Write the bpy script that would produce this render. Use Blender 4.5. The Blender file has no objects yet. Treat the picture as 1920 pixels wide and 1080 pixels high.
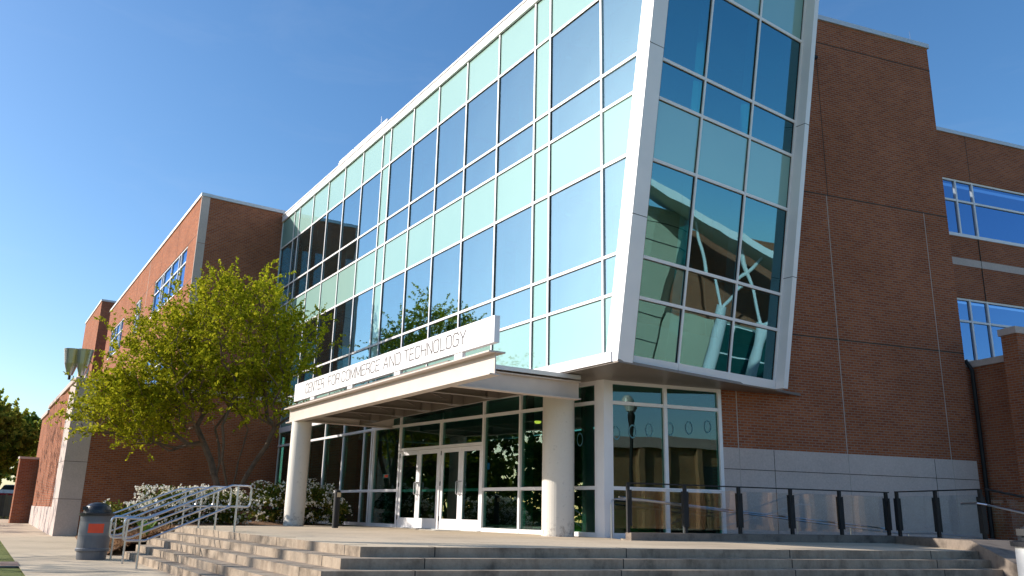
import bpy, math, random
import numpy as np
from mathutils import Matrix, Vector
R = math.radians
sc = bpy.context.scene
col = sc.collection

# ------------------------------------------------------------------ camera
EYE = 1.13
pit, rol = R(15.119), R(-1.2576)
cp, sp, cr, sr = math.cos(pit), math.sin(pit), math.cos(rol), math.sin(rol)
cam = bpy.data.cameras.new('camera'); camo = bpy.data.objects.new('camera', cam); col.objects.link(camo)
rx = Vector((1, 0, 0)); up = Vector((0, -sp, cp)); fw = Vector((0, cp, sp))
X_ = rx * cr - up * sr; Y_ = rx * sr + up * cr
m = Matrix.Identity(4)
for i in range(3):
    m[i][0] = X_[i]; m[i][1] = Y_[i]; m[i][2] = -fw[i]
m[2][3] = EYE
camo.matrix_world = m
cam.sensor_width = 36; cam.lens = 1566.95 / 1920 * 36
cam.clip_end = 3000; cam.clip_start = .1
sc.camera = camo

# ------------------------------------------------------------------ sky, sun, exposure
SUN = Vector((-.913, .084, .399)).normalized()
el = math.asin(SUN.z)
world = bpy.data.worlds.new("World"); sc.world = world; world.use_nodes = True
nt = world.node_tree; nt.nodes.clear()
wo = nt.nodes.new('ShaderNodeOutputWorld'); bg = nt.nodes.new('ShaderNodeBackground')
sky = nt.nodes.new('ShaderNodeTexSky'); sky.sky_type = 'NISHITA'; sky.sun_disc = False
sky.sun_elevation = el; sky.sun_rotation = math.atan2(SUN.x, SUN.y)
sky.air_density = 1.0; sky.dust_density = 1.0; sky.ozone_density = 3.0
hs = nt.nodes.new('ShaderNodeHueSaturation'); hs.inputs['Saturation'].default_value = 1.2
nt.links.new(sky.outputs[0], hs.inputs['Color']); tc = nt.nodes.new('ShaderNodeTexCoord'); mp = nt.nodes.new('ShaderNodeMapping'); mp.inputs['Scale'].default_value = (2.2, 1.2, 7); mp.inputs['Rotation'].default_value = (.2, .35, .6)
nz = nt.nodes.new('ShaderNodeTexNoise'); nz.inputs['Scale'].default_value = 2.1; nz.inputs['Detail'].default_value = 9; nz.inputs['Roughness'].default_value = .62; nz.inputs['Distortion'].default_value = .6
cr_ = nt.nodes.new('ShaderNodeValToRGB'); cr_.color_ramp.elements[0].position = .52; cr_.color_ramp.elements[1].position = .82; cr_.color_ramp.elements[1].color = (.05, .05, .05, 1)
cm = nt.nodes.new('ShaderNodeMix'); cm.data_type = 'RGBA'; cm.inputs[7].default_value = (4.6, 4.7, 4.9, 1)
nt.links.new(tc.outputs['Generated'], mp.inputs[0]); nt.links.new(mp.outputs[0], nz.inputs['Vector']); nt.links.new(nz.outputs['Fac'], cr_.inputs[0]); nt.links.new(cr_.outputs[0], cm.inputs[0])
nt.links.new(hs.outputs[0], cm.inputs[6]); nt.links.new(cm.outputs[2], bg.inputs[0]); bg.inputs[1].default_value = 0.15
nt.links.new(bg.outputs[0], wo.inputs[0])
sl = bpy.data.lights.new('sun', 'SUN'); sl.energy = 5.0; sl.angle = R(.53); sl.color = (1, .93, .82)
so = bpy.data.objects.new('sun', sl); col.objects.link(so)
so.rotation_euler = (-SUN).to_track_quat('-Z', 'Y').to_euler()
sc.view_settings.view_transform = 'Standard'; sc.view_settings.look = 'None'
sc.view_settings.exposure = 0.45; sc.view_settings.gamma = 1; sc.view_settings.use_curve_mapping = False
sc.cycles.transparent_max_bounces = 16

# ------------------------------------------------------------------ materials
def newmat(name):
    m = bpy.data.materials.new(name); m.use_nodes = True
    n = m.node_tree; b = n.nodes['Principled BSDF']; return m, n, b
def noise(n, scale, detail=4, rough=.55, coord='Object', vec=None):
    t = n.nodes.new('ShaderNodeTexNoise'); t.inputs['Scale'].default_value = scale
    t.inputs['Detail'].default_value = detail; t.inputs['Roughness'].default_value = rough
    if vec is None:
        c = n.nodes.new('ShaderNodeTexCoord'); vec = c.outputs[coord]
    n.links.new(vec, t.inputs['Vector']); return t.outputs['Fac']
def ramp(n, fac, stops):
    r = n.nodes.new('ShaderNodeValToRGB'); e = r.color_ramp.elements
    while len(e) < len(stops): e.new(.5)
    for k, (p, c) in enumerate(stops):
        e[k].position = p; e[k].color = (*c, 1)
    n.links.new(fac, r.inputs[0]); return r.outputs[0]
def mix(n, fac, a, b, mode='MIX'):
    x = n.nodes.new('ShaderNodeMix'); x.data_type = 'RGBA'; x.blend_type = mode
    for s, v in ((x.inputs[0], fac), (x.inputs[6], a), (x.inputs[7], b)):
        if isinstance(v, (int, float)): s.default_value = v
        elif isinstance(v, tuple): s.default_value = (*v, 1)
        else: n.links.new(v, s)
    return x.outputs[2]
def bump(n, b, h, strength=.3, dist=.02):
    x = n.nodes.new('ShaderNodeBump'); x.inputs['Strength'].default_value = strength
    x.inputs['Distance'].default_value = dist
    n.links.new(h, x.inputs['Height']); n.links.new(x.outputs[0], b.inputs['Normal'])
def plain(name, c, rough=.5, metal=0, var=.12, scale=3, bs=0):
    m, n, b = newmat(name)
    f = noise(n, scale); lo = tuple(v * (1 - var) for v in c); hi = tuple(min(1, v * (1 + var)) for v in c)
    n.links.new(ramp(n, f, [(.3, lo), (.7, hi)]), b.inputs['Base Color'])
    b.inputs['Roughness'].default_value = rough; b.inputs['Metallic'].default_value = metal
    if bs: bump(n, b, noise(n, 60, 3), bs, .01)
    return m
def brickmat(name, c1, c2, mortar, w=.203, h=.0677, ms=.011):
    m, n, b = newmat(name)
    uv = n.nodes.new('ShaderNodeUVMap')
    t = n.nodes.new('ShaderNodeTexBrick'); n.links.new(uv.outputs[0], t.inputs['Vector'])
    t.inputs['Scale'].default_value = 1; t.inputs['Brick Width'].default_value = w; t.inputs['Row Height'].default_value = h
    t.inputs['Mortar Size'].default_value = ms; t.inputs['Mortar Smooth'].default_value = .2
    t.inputs['Color1'].default_value = (*c1, 1); t.inputs['Color2'].default_value = (*c2, 1)
    t.inputs['Mortar'].default_value = (*mortar, 1)
    big = noise(n, .6, 6, .6, vec=uv.outputs[0])
    c = mix(n, .5, t.outputs['Color'], ramp(n, big, [(.3, (.62, .60, .58)), (.7, (1.2, 1.2, 1.2))]), 'MULTIPLY')
    n.links.new(c, b.inputs['Base Color']); b.inputs['Roughness'].default_value = .95; b.inputs['Specular IOR Level'].default_value = .15
    inv = n.nodes.new('ShaderNodeMath'); inv.operation = 'SUBTRACT'; inv.inputs[0].default_value = 1
    n.links.new(t.outputs['Fac'], inv.inputs[1]); bump(n, b, inv.outputs[0], .5, .006)
    return m
BRICK = brickmat('red_brick', (.38, .115, .045), (.26, .07, .03), (.29, .19, .145))
BRICK2 = brickmat('tan_orange_brick', (.45, .25, .11), (.36, .18, .08), (.35, .28, .2))
def concrete(name, c, joint=0, sc_=1.2, stain=.5):
    m, n, b = newmat(name)
    f = noise(n, sc_, 8, .65); f2 = noise(n, 22, 6, .7)
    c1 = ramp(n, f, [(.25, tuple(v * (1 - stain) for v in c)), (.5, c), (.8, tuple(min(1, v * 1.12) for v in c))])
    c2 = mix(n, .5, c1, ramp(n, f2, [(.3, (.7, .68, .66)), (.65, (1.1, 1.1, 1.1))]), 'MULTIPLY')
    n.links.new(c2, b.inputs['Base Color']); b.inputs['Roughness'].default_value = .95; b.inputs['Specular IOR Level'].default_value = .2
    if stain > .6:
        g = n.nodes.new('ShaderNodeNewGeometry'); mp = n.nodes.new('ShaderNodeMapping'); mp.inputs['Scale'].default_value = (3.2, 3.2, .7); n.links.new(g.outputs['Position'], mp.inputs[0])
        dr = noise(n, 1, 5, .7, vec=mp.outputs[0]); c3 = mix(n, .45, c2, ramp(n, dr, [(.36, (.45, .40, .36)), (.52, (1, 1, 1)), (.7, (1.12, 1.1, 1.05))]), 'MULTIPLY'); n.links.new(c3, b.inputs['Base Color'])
    bump(n, b, f2, .35, .006)
    return m
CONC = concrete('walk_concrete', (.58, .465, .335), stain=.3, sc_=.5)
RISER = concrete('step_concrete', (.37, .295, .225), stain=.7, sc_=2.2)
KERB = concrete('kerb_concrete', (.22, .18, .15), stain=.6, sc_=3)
STONE = concrete('cast_stone', (.56, .46, .42), stain=.1, sc_=1)
def colmat():
    m, n, b = newmat('column_paint')
    g = n.nodes.new('ShaderNodeNewGeometry'); s = n.nodes.new('ShaderNodeSeparateXYZ'); n.links.new(g.outputs['Position'], s.inputs[0])
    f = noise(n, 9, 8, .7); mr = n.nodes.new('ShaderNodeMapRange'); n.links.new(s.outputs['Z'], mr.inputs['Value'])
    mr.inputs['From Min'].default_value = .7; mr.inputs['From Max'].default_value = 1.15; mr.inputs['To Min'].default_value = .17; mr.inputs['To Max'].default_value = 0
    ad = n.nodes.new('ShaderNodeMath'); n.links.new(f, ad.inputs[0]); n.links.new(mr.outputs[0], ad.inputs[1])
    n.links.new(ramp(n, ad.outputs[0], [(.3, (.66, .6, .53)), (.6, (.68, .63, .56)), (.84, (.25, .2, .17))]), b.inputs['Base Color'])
    b.inputs['Roughness'].default_value = .6; return m
COLP = colmat()
WHITE = plain('white_aluminium', (.82, .79, .80), .32, 0, .03, 2)
BEAM = plain('painted_steel', (.56, .48, .43), .5, 0, .05, 3)
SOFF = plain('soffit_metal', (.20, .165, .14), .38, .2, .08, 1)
COPE = plain('metal_coping', (.55, .56, .58), .45, .3, .05)
STEEL = plain('stainless_steel', (.58, .58, .60), .28, 1, .06, 5)
BLACK = plain('black_paint', (.006, .006, .007), .65, 0, .2)
DARK = plain('dark_joint', (.03, .025, .02), .8)
CAULK = plain('light_caulk', (.42, .36, .32), .8)
INT = plain('interior_paint', (.42, .45, .44), .8, 0, .05)
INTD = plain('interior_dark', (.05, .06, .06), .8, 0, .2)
CEIL = plain('ceiling_tile', (.55, .56, .55), .9, 0, .03)
FLOORI = plain('interior_floor', (.2, .17, .14), .5)
GREEN = plain('green_upholstery', (.22, .38, .05), .8)
REDP = plain('red_label', (.75, .07, .02), .5)
BLUE = plain('blue_sticker', (.02, .18, .6), .4)
BIN = plain('grey_plastic', (.11, .115, .13), .45, 0, .1, 4)
BINW = plain('pale_plastic', (.6, .6, .6), .5, 0, .08, 4)
LID = plain('black_plastic', (.02, .021, .026), .35)
INK = plain('sign_ink', (.075, .06, .06), .7)
def glass(name, tint, r0, wav=.02, gcol=(.95, .97, 1)):
    m, n, b = newmat(name); n.nodes.remove(b); out = n.nodes['Material Output']
    lw = n.nodes.new('ShaderNodeLayerWeight'); lw.inputs['Blend'].default_value = .5
    pw = n.nodes.new('ShaderNodeMath'); pw.operation = 'POWER'; n.links.new(lw.outputs['Facing'], pw.inputs[0]); pw.inputs[1].default_value = 4
    mr = n.nodes.new('ShaderNodeMapRange'); n.links.new(pw.outputs[0], mr.inputs['Value'])
    mr.inputs['To Min'].default_value = r0; mr.inputs['To Max'].default_value = .95
    tr = n.nodes.new('ShaderNodeBsdfTransparent'); tr.inputs[0].default_value = (*tint, 1)
    gl = n.nodes.new('ShaderNodeBsdfGlossy'); gl.inputs['Roughness'].default_value = 0; gl.inputs['Color'].default_value = (*gcol, 1)
    bp = n.nodes.new('ShaderNodeBump'); bp.inputs['Strength'].default_value = 1; bp.inputs['Distance'].default_value = wav
    g = n.nodes.new('ShaderNodeNewGeometry'); f = noise(n, .8, 1, .4, vec=g.outputs['Position']); n.links.new(f, bp.inputs['Height'])
    oi = n.nodes.new('ShaderNodeObjectInfo'); wn = n.nodes.new('ShaderNodeTexWhiteNoise'); wn.noise_dimensions = '1D'; n.links.new(oi.outputs['Random'], wn.inputs['W'])
    v1 = n.nodes.new('ShaderNodeVectorMath'); v1.operation = 'SUBTRACT'; n.links.new(wn.outputs['Color'], v1.inputs[0]); v1.inputs[1].default_value = (.5, .5, .5)
    v2 = n.nodes.new('ShaderNodeVectorMath'); v2.operation = 'SCALE'; n.links.new(v1.outputs[0], v2.inputs[0]); v2.inputs['Scale'].default_value = .014
    v3 = n.nodes.new('ShaderNodeVectorMath'); v3.operation = 'ADD'; n.links.new(v2.outputs[0], v3.inputs[0]); n.links.new(g.outputs['Normal'], v3.inputs[1])
    v4 = n.nodes.new('ShaderNodeVectorMath'); v4.operation = 'NORMALIZE'; n.links.new(v3.outputs[0], v4.inputs[0]); n.links.new(v4.outputs[0], bp.inputs['Normal'])
    n.links.new(bp.outputs[0], gl.inputs['Normal'])
    mx = n.nodes.new('ShaderNodeMixShader'); n.links.new(mr.outputs[0], mx.inputs[0]); n.links.new(tr.outputs[0], mx.inputs[1]); n.links.new(gl.outputs[0], mx.inputs[2])
    n.links.new(mx.outputs[0], out.inputs[0]); return m
def spand():      # paint seen through tinted reflective glass
    m, n, b = newmat('mint_spandrel_glass'); out = n.nodes['Material Output']
    f = noise(n, .35, 3); n.links.new(ramp(n, f, [(.3, (.22, .37, .335)), (.7, (.245, .40, .36))]), b.inputs['Base Color'])
    b.inputs['Roughness'].default_value = .5; b.inputs['Specular IOR Level'].default_value = .1
    gl = n.nodes.new('ShaderNodeBsdfGlossy'); gl.inputs['Roughness'].default_value = .0; gl.inputs['Color'].default_value = (.5, .8, .85, 1)
    mx = n.nodes.new('ShaderNodeMixShader'); mx.inputs[0].default_value = .2
    n.links.new(b.outputs[0], mx.inputs[1]); n.links.new(gl.outputs[0], mx.inputs[2]); n.links.new(mx.outputs[0], out.inputs[0])
    return m
SPAN = spand()
GLASS = glass('tinted_glass', (.30, .56, .56), .40, .004, (.55, .80, .92))
GLASSB = glass('shaded_bay_glass', (.16, .46, .50), .28, .0035, (.30, .60, .70))  # copy of the front glass, leaning bay's shade put into its colour
GLASSG = glass('ground_glass', (.35, .62, .56), .08, .003, (.8, .95, 1))
GLASSW = glass('window_glass', (.30, .36, .42), .34, .004, (.35, .6, 1))
GUARDG = glass('guard_glass', (.90, .93, .94), .06, .004)
def leafmat(name, stops, trans=.35):
    m, n, b = newmat(name); n.nodes.remove(b); out = n.nodes['Material Output']
    g = n.nodes.new('ShaderNodeNewGeometry')
    c = ramp(n, g.outputs['Random Per Island'], stops)
    d = n.nodes.new('ShaderNodeBsdfDiffuse'); t = n.nodes.new('ShaderNodeBsdfTranslucent'); mx = n.nodes.new('ShaderNodeMixShader')
    n.links.new(c, d.inputs[0]); n.links.new(c, t.inputs[0]); mx.inputs[0].default_value = trans
    n.links.new(d.outputs[0], mx.inputs[1]); n.links.new(t.outputs[0], mx.inputs[2]); n.links.new(mx.outputs[0], out.inputs[0])
    return m
LEAFY = leafmat('fresh_leaf', [(0, (.15, .17, .010)), (.5, (.33, .35, .018)), (1, (.52, .46, .03))], .5)
LEAFG = leafmat('oak_leaf', [(0, (.08, .12, .015)), (.5, (.17, .22, .03)), (1, (.3, .3, .05))], .45)
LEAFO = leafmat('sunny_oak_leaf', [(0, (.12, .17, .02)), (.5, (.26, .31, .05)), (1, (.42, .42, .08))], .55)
LEAFD = leafmat('shrub_leaf', [(0, (.04, .065, .01)), (.6, (.11, .14, .025)), (1, (.30, .23, .05))], .35)
PETAL = leafmat('white_petal', [(0, (.75, .68, .55)), (1, (.85, .83, .78))], .3)
BARK = plain('bark', (.13, .085, .055), .9, 0, .35, 6, .3)
BARKD = plain('dark_bark', (.09, .065, .045), .9, 0, .35, 6, .3)
def grassmat():
    m, n, b = newmat('lawn_grass')
    f = noise(n, .35, 8, .7); f2 = noise(n, 25, 4, .8)
    c = mix(n, .5, ramp(n, f, [(.3, (.10, .13, .02)), (.55, (.17, .19, .035)), (.75, (.26, .23, .06))]), ramp(n, f2, [(.3, (.5, .5, .5)), (.7, (1.4, 1.4, 1.2))]), 'MULTIPLY')
    n.links.new(c, b.inputs['Base Color']); b.inputs['Roughness'].default_value = 1; bump(n, b, f2, 1, .05); return m
GRASS = grassmat()
def mulchmat():
    m, n, b = newmat('pine_straw')
    f = noise(n, 9, 10, .8); f2 = noise(n, 45, 4, .8)
    c = mix(n, .6, ramp(n, f, [(.3, (.10, .045, .02)), (.5, (.30, .16, .08)), (.7, (.5, .31, .17))]), ramp(n, f2, [(.35, (.35, .3, .3)), (.65, (1.4, 1.35, 1.3))]), 'MULTIPLY')
    n.links.new(c, b.inputs['Base Color']); b.inputs['Roughness'].default_value = 1; bump(n, b, f, 1, .12); return m
MULCH = mulchmat()
STRAW = leafmat('straw', [(0, (.16, .07, .03)), (.5, (.34, .19, .1)), (1, (.5, .34, .2))], .1)
ASPH = plain('asphalt', (.06, .06, .062), .9, 0, .2, 2)
PAVER = brickmat('paver', (.30, .17, .13), (.24, .17, .15), (.3, .26, .22), .2, .2, .012)

# ------------------------------------------------------------------ mesh builder
class Fr:
    """local wall frame: u along the wall, n into the building, z up"""
    def __init__(s, o, u, n, lean=(0, 0), z0=0):
        s.o, s.u, s.n, s.l, s.z0 = o, u, n, lean, z0
    def pt(s, u, n, z):
        d = z - s.z0
        return (s.o[0] + s.u[0] * u + s.n[0] * n + s.l[0] * d, s.o[1] + s.u[1] * u + s.n[1] * n + s.l[1] * d, z)
W0 = Fr((0, 0), (1, 0), (0, 1))
class MB:
    def __init__(s): s.v = []; s.f = []; s.m = []; s.uv = []; s.sm = []
    def face(s, pts, uvs, mi=0, smooth=False):
        b = len(s.v); s.v += [tuple(p) for p in pts]; s.f.append(list(range(b, b + len(pts)))); s.m.append(mi); s.uv += uvs; s.sm.append(smooth)
    def box(s, fr, u0, u1, n0, n1, z0, z1, mi=0):
        P = lambda u, n, z: fr.pt(u, n, z)
        Q = [((u0, n0, z0), (u1, n0, z0), (u1, n0, z1), (u0, n0, z1)), ((u1, n1, z0), (u0, n1, z0), (u0, n1, z1), (u1, n1, z1)),
             ((u1, n0, z0), (u1, n1, z0), (u1, n1, z1), (u1, n0, z1)), ((u0, n1, z0), (u0, n0, z0), (u0, n0, z1), (u0, n1, z1)),
             ((u0, n0, z1), (u1, n0, z1), (u1, n1, z1), (u0, n1, z1)), ((u0, n1, z0), (u1, n1, z0), (u1, n0, z0), (u0, n0, z0))]
        for k, q in enumerate(Q):
            uv = [((c[0], c[2]) if k < 2 else (c[1], c[2]) if k < 4 else (c[0], c[1])) for c in q]
            s.face([P(*c) for c in q], uv, mi)
        return s
    def prism(s, pts, z0, z1, mi=0, top=None, cap=True):
        n = len(pts); z0 = z0 if isinstance(z0, (list, tuple)) else [z0] * n; z1 = z1 if isinstance(z1, (list, tuple)) else [z1] * n
        a = 0
        for i in range(n):
            j = (i + 1) % n; L = math.dist(pts[i], pts[j])
            s.face([(*pts[i], z0[i]), (*pts[j], z0[j]), (*pts[j], z1[j]), (*pts[i], z1[i])], [(a, z0[i]), (a + L, z0[j]), (a + L, z1[j]), (a, z1[i])], mi); a += L
        if cap:
            s.face([(*p, z) for p, z in zip(pts, z1)], [tuple(p) for p in pts], mi if top is None else top)
            s.face([(*p, z) for p, z in reversed(list(zip(pts, z0)))], [tuple(p) for p in reversed(pts)], mi)
        return s
    def tube(s, pts, r, seg=8, mi=0, cap=True):
        pts = [Vector(p) for p in pts]; n = len(pts); r = r if isinstance(r, (list, tuple)) else [r] * n
        rings = []; prev = None
        for i, p in enumerate(pts):
            t = (pts[min(i + 1, n - 1)] - pts[max(i - 1, 0)]).normalized()
            a = t.cross(Vector((0, 0, 1)) if abs(t.z) < .95 else Vector((1, 0, 0))).normalized() if prev is None else (prev - t * prev.dot(t)).normalized()
            prev = a; b = t.cross(a)
            rings.append([p + (a * math.cos(2 * math.pi * k / seg) + b * math.sin(2 * math.pi * k / seg)) * r[i] for k in range(seg)])
        for i in range(n - 1):
            for k in range(seg):
                l = (k + 1) % seg
                s.face([rings[i][k], rings[i][l], rings[i + 1][l], rings[i + 1][k]], [(k / seg, i), ((k + 1) / seg, i), ((k + 1) / seg, i + 1), (k / seg, i + 1)], mi, True)
        if cap:
            s.face(list(reversed(rings[0])), [(0, 0)] * seg, mi); s.face(rings[-1], [(0, 0)] * seg, mi)
        return s
    def lathe(s, c, prof, seg=28, mi=0):
        for i in range(len(prof) - 1):
            (r0, z0), (r1, z1) = prof[i], prof[i + 1]
            for k in range(seg):
                a, b = 2 * math.pi * k / seg, 2 * math.pi * (k + 1) / seg
                s.face([(c[0] + r0 * math.cos(a), c[1] + r0 * math.sin(a), c[2] + z0), (c[0] + r0 * math.cos(b), c[1] + r0 * math.sin(b), c[2] + z0),
                        (c[0] + r1 * math.cos(b), c[1] + r1 * math.sin(b), c[2] + z1), (c[0] + r1 * math.cos(a), c[1] + r1 * math.sin(a), c[2] + z1)],
                       [(k / seg, z0), ((k + 1) / seg, z0), ((k + 1) / seg, z1), (k / seg, z1)], mi, True)
        return s
    def build(s, name, mats, parent=None, weld=False, **kw):
        me = bpy.data.meshes.new(name); me.from_pydata(s.v, [], s.f)
        l = me.uv_layers.new(name='UVMap'); l.data.foreach_set('uv', np.array(s.uv, dtype=np.float32).ravel())
        for mt in (mats if isinstance(mats, (list, tuple)) else [mats]): me.materials.append(mt)
        me.polygons.foreach_set('material_index', s.m); me.polygons.foreach_set('use_smooth', s.sm)
        if weld:
            import bmesh
            bm = bmesh.new(); bm.from_mesh(me); bmesh.ops.remove_doubles(bm, verts=bm.verts, dist=1e-4); bm.to_mesh(me); bm.free()
        me.update()
        o = bpy.data.objects.new(name, me); col.objects.link(o)
        if parent: o.parent = parent
        for k, v in kw.items(): o[k] = v
        return o
def thing(name, label, cat, loc=(0, 0, 0), group=None):
    o = bpy.data.objects.new(name, None); col.objects.link(o); o.location = loc; o.empty_display_size = .3
    o['label'] = label; o['category'] = cat
    if group: o['group'] = group
    return o
def keep(o, parent):      # parent while keeping world coordinates of the mesh
    o.data.transform(Matrix.Translation(-Vector(parent.location))); o.parent = parent; return o
def dirv(a): return (math.cos(R(a)), math.sin(R(a)))

# ------------------------------------------------------------------ key geometry
PZ = .665                                   # plaza level
M1 = (1.96, 17.306); dA = (-.53402, .84547); nA = (.84547, .53402)
A = Fr(M1, dA, nA)
Sx = [0, 2.061, 2.755, 4.585, 6.415, 8.245, 10.075, 11.905, 12.6, 14.43, 16.26, 18.09, 19.92, 21.75, 22.444, 24.274]
H = [14.371, 12.986, 10.88, 10.007, 8.632, 6.514, 5.642, 4.379]      # row lines, top to bottom
ZS = 4.206                                                            # soffit
cal = lambda z: -.495 - .178 * (z - 4.25)      # outer edge of the leaning pier along A
B = Fr((2.43, 17.32), (.80114, .59847), (-.59847, .80114), (.0988, -.1480), 4.38)
T = [0, 1.579, 3.314, 5.011]
C = (2.141, 19.298)
DWa = dirv(129.0); DW = Fr(C, DWa, (DWa[1], -DWa[0])); DWL = 10.39
Wd = dirv(20.2); W = Fr(C, Wd, (-Wd[1], Wd[0]))
Dc = (-14.143, 35.663); Dd = dirv(34.6); Dw = Fr(Dc, Dd, (-Dd[1], Dd[0]))
F = Fr(Dc, dA, nA)
Lc = (-15.985, 30.75); Ld = dirv(38.0); L = Fr(Lc, Ld, (-Ld[1], Ld[0])); LL = Fr(Lc, dA, nA)

# ------------------------------------------------------------------ ground
g = MB(); g.face([(-900, -500, -.03), (900, -500, -.03), (900, 1500, -.03), (-900, 1500, -.03)], [(0, 0)] * 4)
g.build('ground', GRASS, kind='structure')

def sheet(name, pts, mat, zf, kind='structure'):
    s = MB(); s.face([(x, y, zf(x, y)) for x, y in pts], [tuple(p) for p in pts]); return s.build(name, mat, kind=kind)
walk = MB()
wz = lambda y: max(0, (y - 29)) * .017
edge = [(1.0, 0.0), (-3.6, 7.57), (-7.72, 14.22), (-9.65, 17.35), (-15.3, 26.5), (-17.6, 30.2), (-24.5, 40.5), (-33, 46)]
for i in range(len(edge) - 1):
    (x0, y0), (x1, y1) = edge[i], edge[i + 1]; xr0, xr1 = (9 if y0 < 7 else 17), (9 if y0 < 7 else 17)
    walk.face([(x0, y0, wz(y0)), (xr0, y0, wz(y0)), (xr1, y1, wz(y1)), (x1, y1, wz(y1))], [(x0, y0), (60, y0), (60, y1), (x1, y1)])
walk.build('pavement', CONC, kind='structure')
# control joints of the pavement
jm = MB()
for k in range(9):
    t = 14.5 + k * 2.35
    x0, y0 = -.534 * t + 2.3 * -.0, .8455 * t
    a = (x0 - .2 * .8455, y0 - .2 * .534); b = (x0 + 3.2 * .8455, y0 + 3.2 * .534)
    z = wz(y0) + .004
    jm.face([(a[0], a[1], z), (b[0], b[1], z), (b[0] - .007, b[1] + .012, z), (a[0] - .007, a[1] + .012, z)], [(0, 0)] * 4)
jm.build('pavement_joint', DARK, kind='structure')
pv = [(-9.68, 17.45), (-9.0, 16.33), (-11.2, 15.3), (-11.9, 16.4)]
s_ = MB(); s_.prism(pv, -.02, .012); s_.build('paver_strip', PAVER, kind='structure')

# plaza and steps: left edges parallel to the glass front, right edges parallel to the brick tower
nl = (-.84547, -.53402); nr = (.3453, -.9385)
def isect(a, b):       # point with nl.p=a and nr.p=b
    d = nl[0] * nr[1] - nl[1] * nr[0]
    return ((a * nr[1] - b * nl[1]) / d, (nl[0] * b - nr[0] * a) / d)
loff = [-4.587, -4.22, -3.87, -3.55, -3.27]; roff = [-11.62, -11.29, -10.96, -10.63, -10.3]
lend = [22.66, 22.4, 22.1, 21.5, 21.25]
rend = [(9.02, None), (9.12, None), (9.22, None), (9.32, None), (9.42, None)]
K0 = (2.5, 17.456); K1 = (8.86, 19.8); K2 = (9.45, 17.15); K3 = (10.9, 13.2); E0 = (8.37, 15.65); E1 = (8.35, 13.0)
for k in range(5):
    K = isect(loff[k], roff[k])
    t = lend[k]; le = (dA[0] * t - nl[0] * -loff[k], 0)
    le = (dA[0] * t + nl[0] * loff[k], dA[1] * t + nl[1] * loff[k])
    # right end along the cheek wall line K2->K3
    ex, ey = E1[0] - E0[0], E1[1] - E0[1]; dn = nr[0] * ex + nr[1] * ey
    s = (roff[k] - (nr[0] * E0[0] + nr[1] * E0[1])) / dn; re = (E0[0] + ex * s, E0[1] + ey * s)
    zt = PZ - .133 * k; zb = -.02 if k == 4 else zt - .138
    if k == 0:
        poly = [le, K, re, (8.39, 15.75), K1, K0, C, (-4.4, 27.4), (-5.9, 26.5)]
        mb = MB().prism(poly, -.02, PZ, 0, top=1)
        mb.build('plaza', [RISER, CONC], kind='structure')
    else:
        bk = 1.2 if k < 4 else 1.6
        Kb = isect(loff[k] - .55, roff[k] - .55)
        lb = (dA[0] * t + nl[0] * (loff[k] - .55), dA[1] * t + nl[1] * (loff[k] - .55))
        s2 = (roff[k] - .55 - (nr[0] * E0[0] + nr[1] * E0[1])) / dn; rb = (E0[0] + ex * s2, E0[1] + ey * s2)
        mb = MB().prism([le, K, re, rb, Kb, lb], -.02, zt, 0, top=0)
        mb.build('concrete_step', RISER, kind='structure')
    # butt joints of the precast treads
    j = MB(); fr1 = Fr(K, dA, (-nl[0], -nl[1])); fr2 = Fr(K, Wd, (-nr[0], -nr[1]))
    LLn = math.dist(K, le); u = .55 + .12 * k
    while u < LLn - .3: j.box(fr1, u, u + .012, -.003, .33, zt - .128, zt + .003); u += 3.05
    LRn = math.dist(K, re); u = 1.02 + .08 * k
    while u < LRn - .3: j.box(fr2, u, u + .014, -.003, .33, zt - .128, zt + .003); u += 2.95
    j.build('step_joint', DARK, kind='structure')
# kerb carrying the glass guard, then a sloping cheek wall
kb = MB()
def strip(pts, w, z0s, z1s, mb):
    for i in range(len(pts) - 1):
        (x0, y0), (x1, y1) = pts[i], pts[i + 1]; d = math.dist(pts[i], pts[i + 1]); nx, ny = -(y1 - y0) / d * w, (x1 - x0) / d * w
        mb.prism([(x0, y0), (x1, y1), (x1 + nx, y1 + ny), (x0 + nx, y0 + ny)], [z0s[i], z0s[i + 1], z0s[i + 1], z0s[i]], [z1s[i], z1s[i + 1], z1s[i + 1], z1s[i]])
strip([K0, K1], .24, [-.02] * 2, [.815, .835], kb)
ci = [(K1[0] - .01, K1[1] - .02), (8.36, 15.66), (8.34, 12.4)]; co_ = [(9.16, 19.86), (9.75, 16.6), (10.3, 12.4)]
for i, (za, zb_) in enumerate(((.83, .84), (.84, .02))):
    kb.prism([ci[i], ci[i + 1], co_[i + 1], co_[i]], -.03, [za, zb_, zb_, za])
kb.build('kerb', KERB, kind='structure')
# ramp behind the guard
rp = MB(); a0 = W.pt(.3, -.25, 0)[:2]; a1 = W.pt(11.3, -.1, 0)[:2]; a2 = W.pt(11.3, -2.6, 0)[:2]
rp.prism([(K0[0] - .1, K0[1] + .25), (K1[0] + .6, K1[1] + .3), (a1[0], a1[1]), (a0[0], a0[1])], -.05, [PZ - .002, .06, .06, PZ - .002])
rp.build('ramp', CONC, kind='structure')

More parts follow.
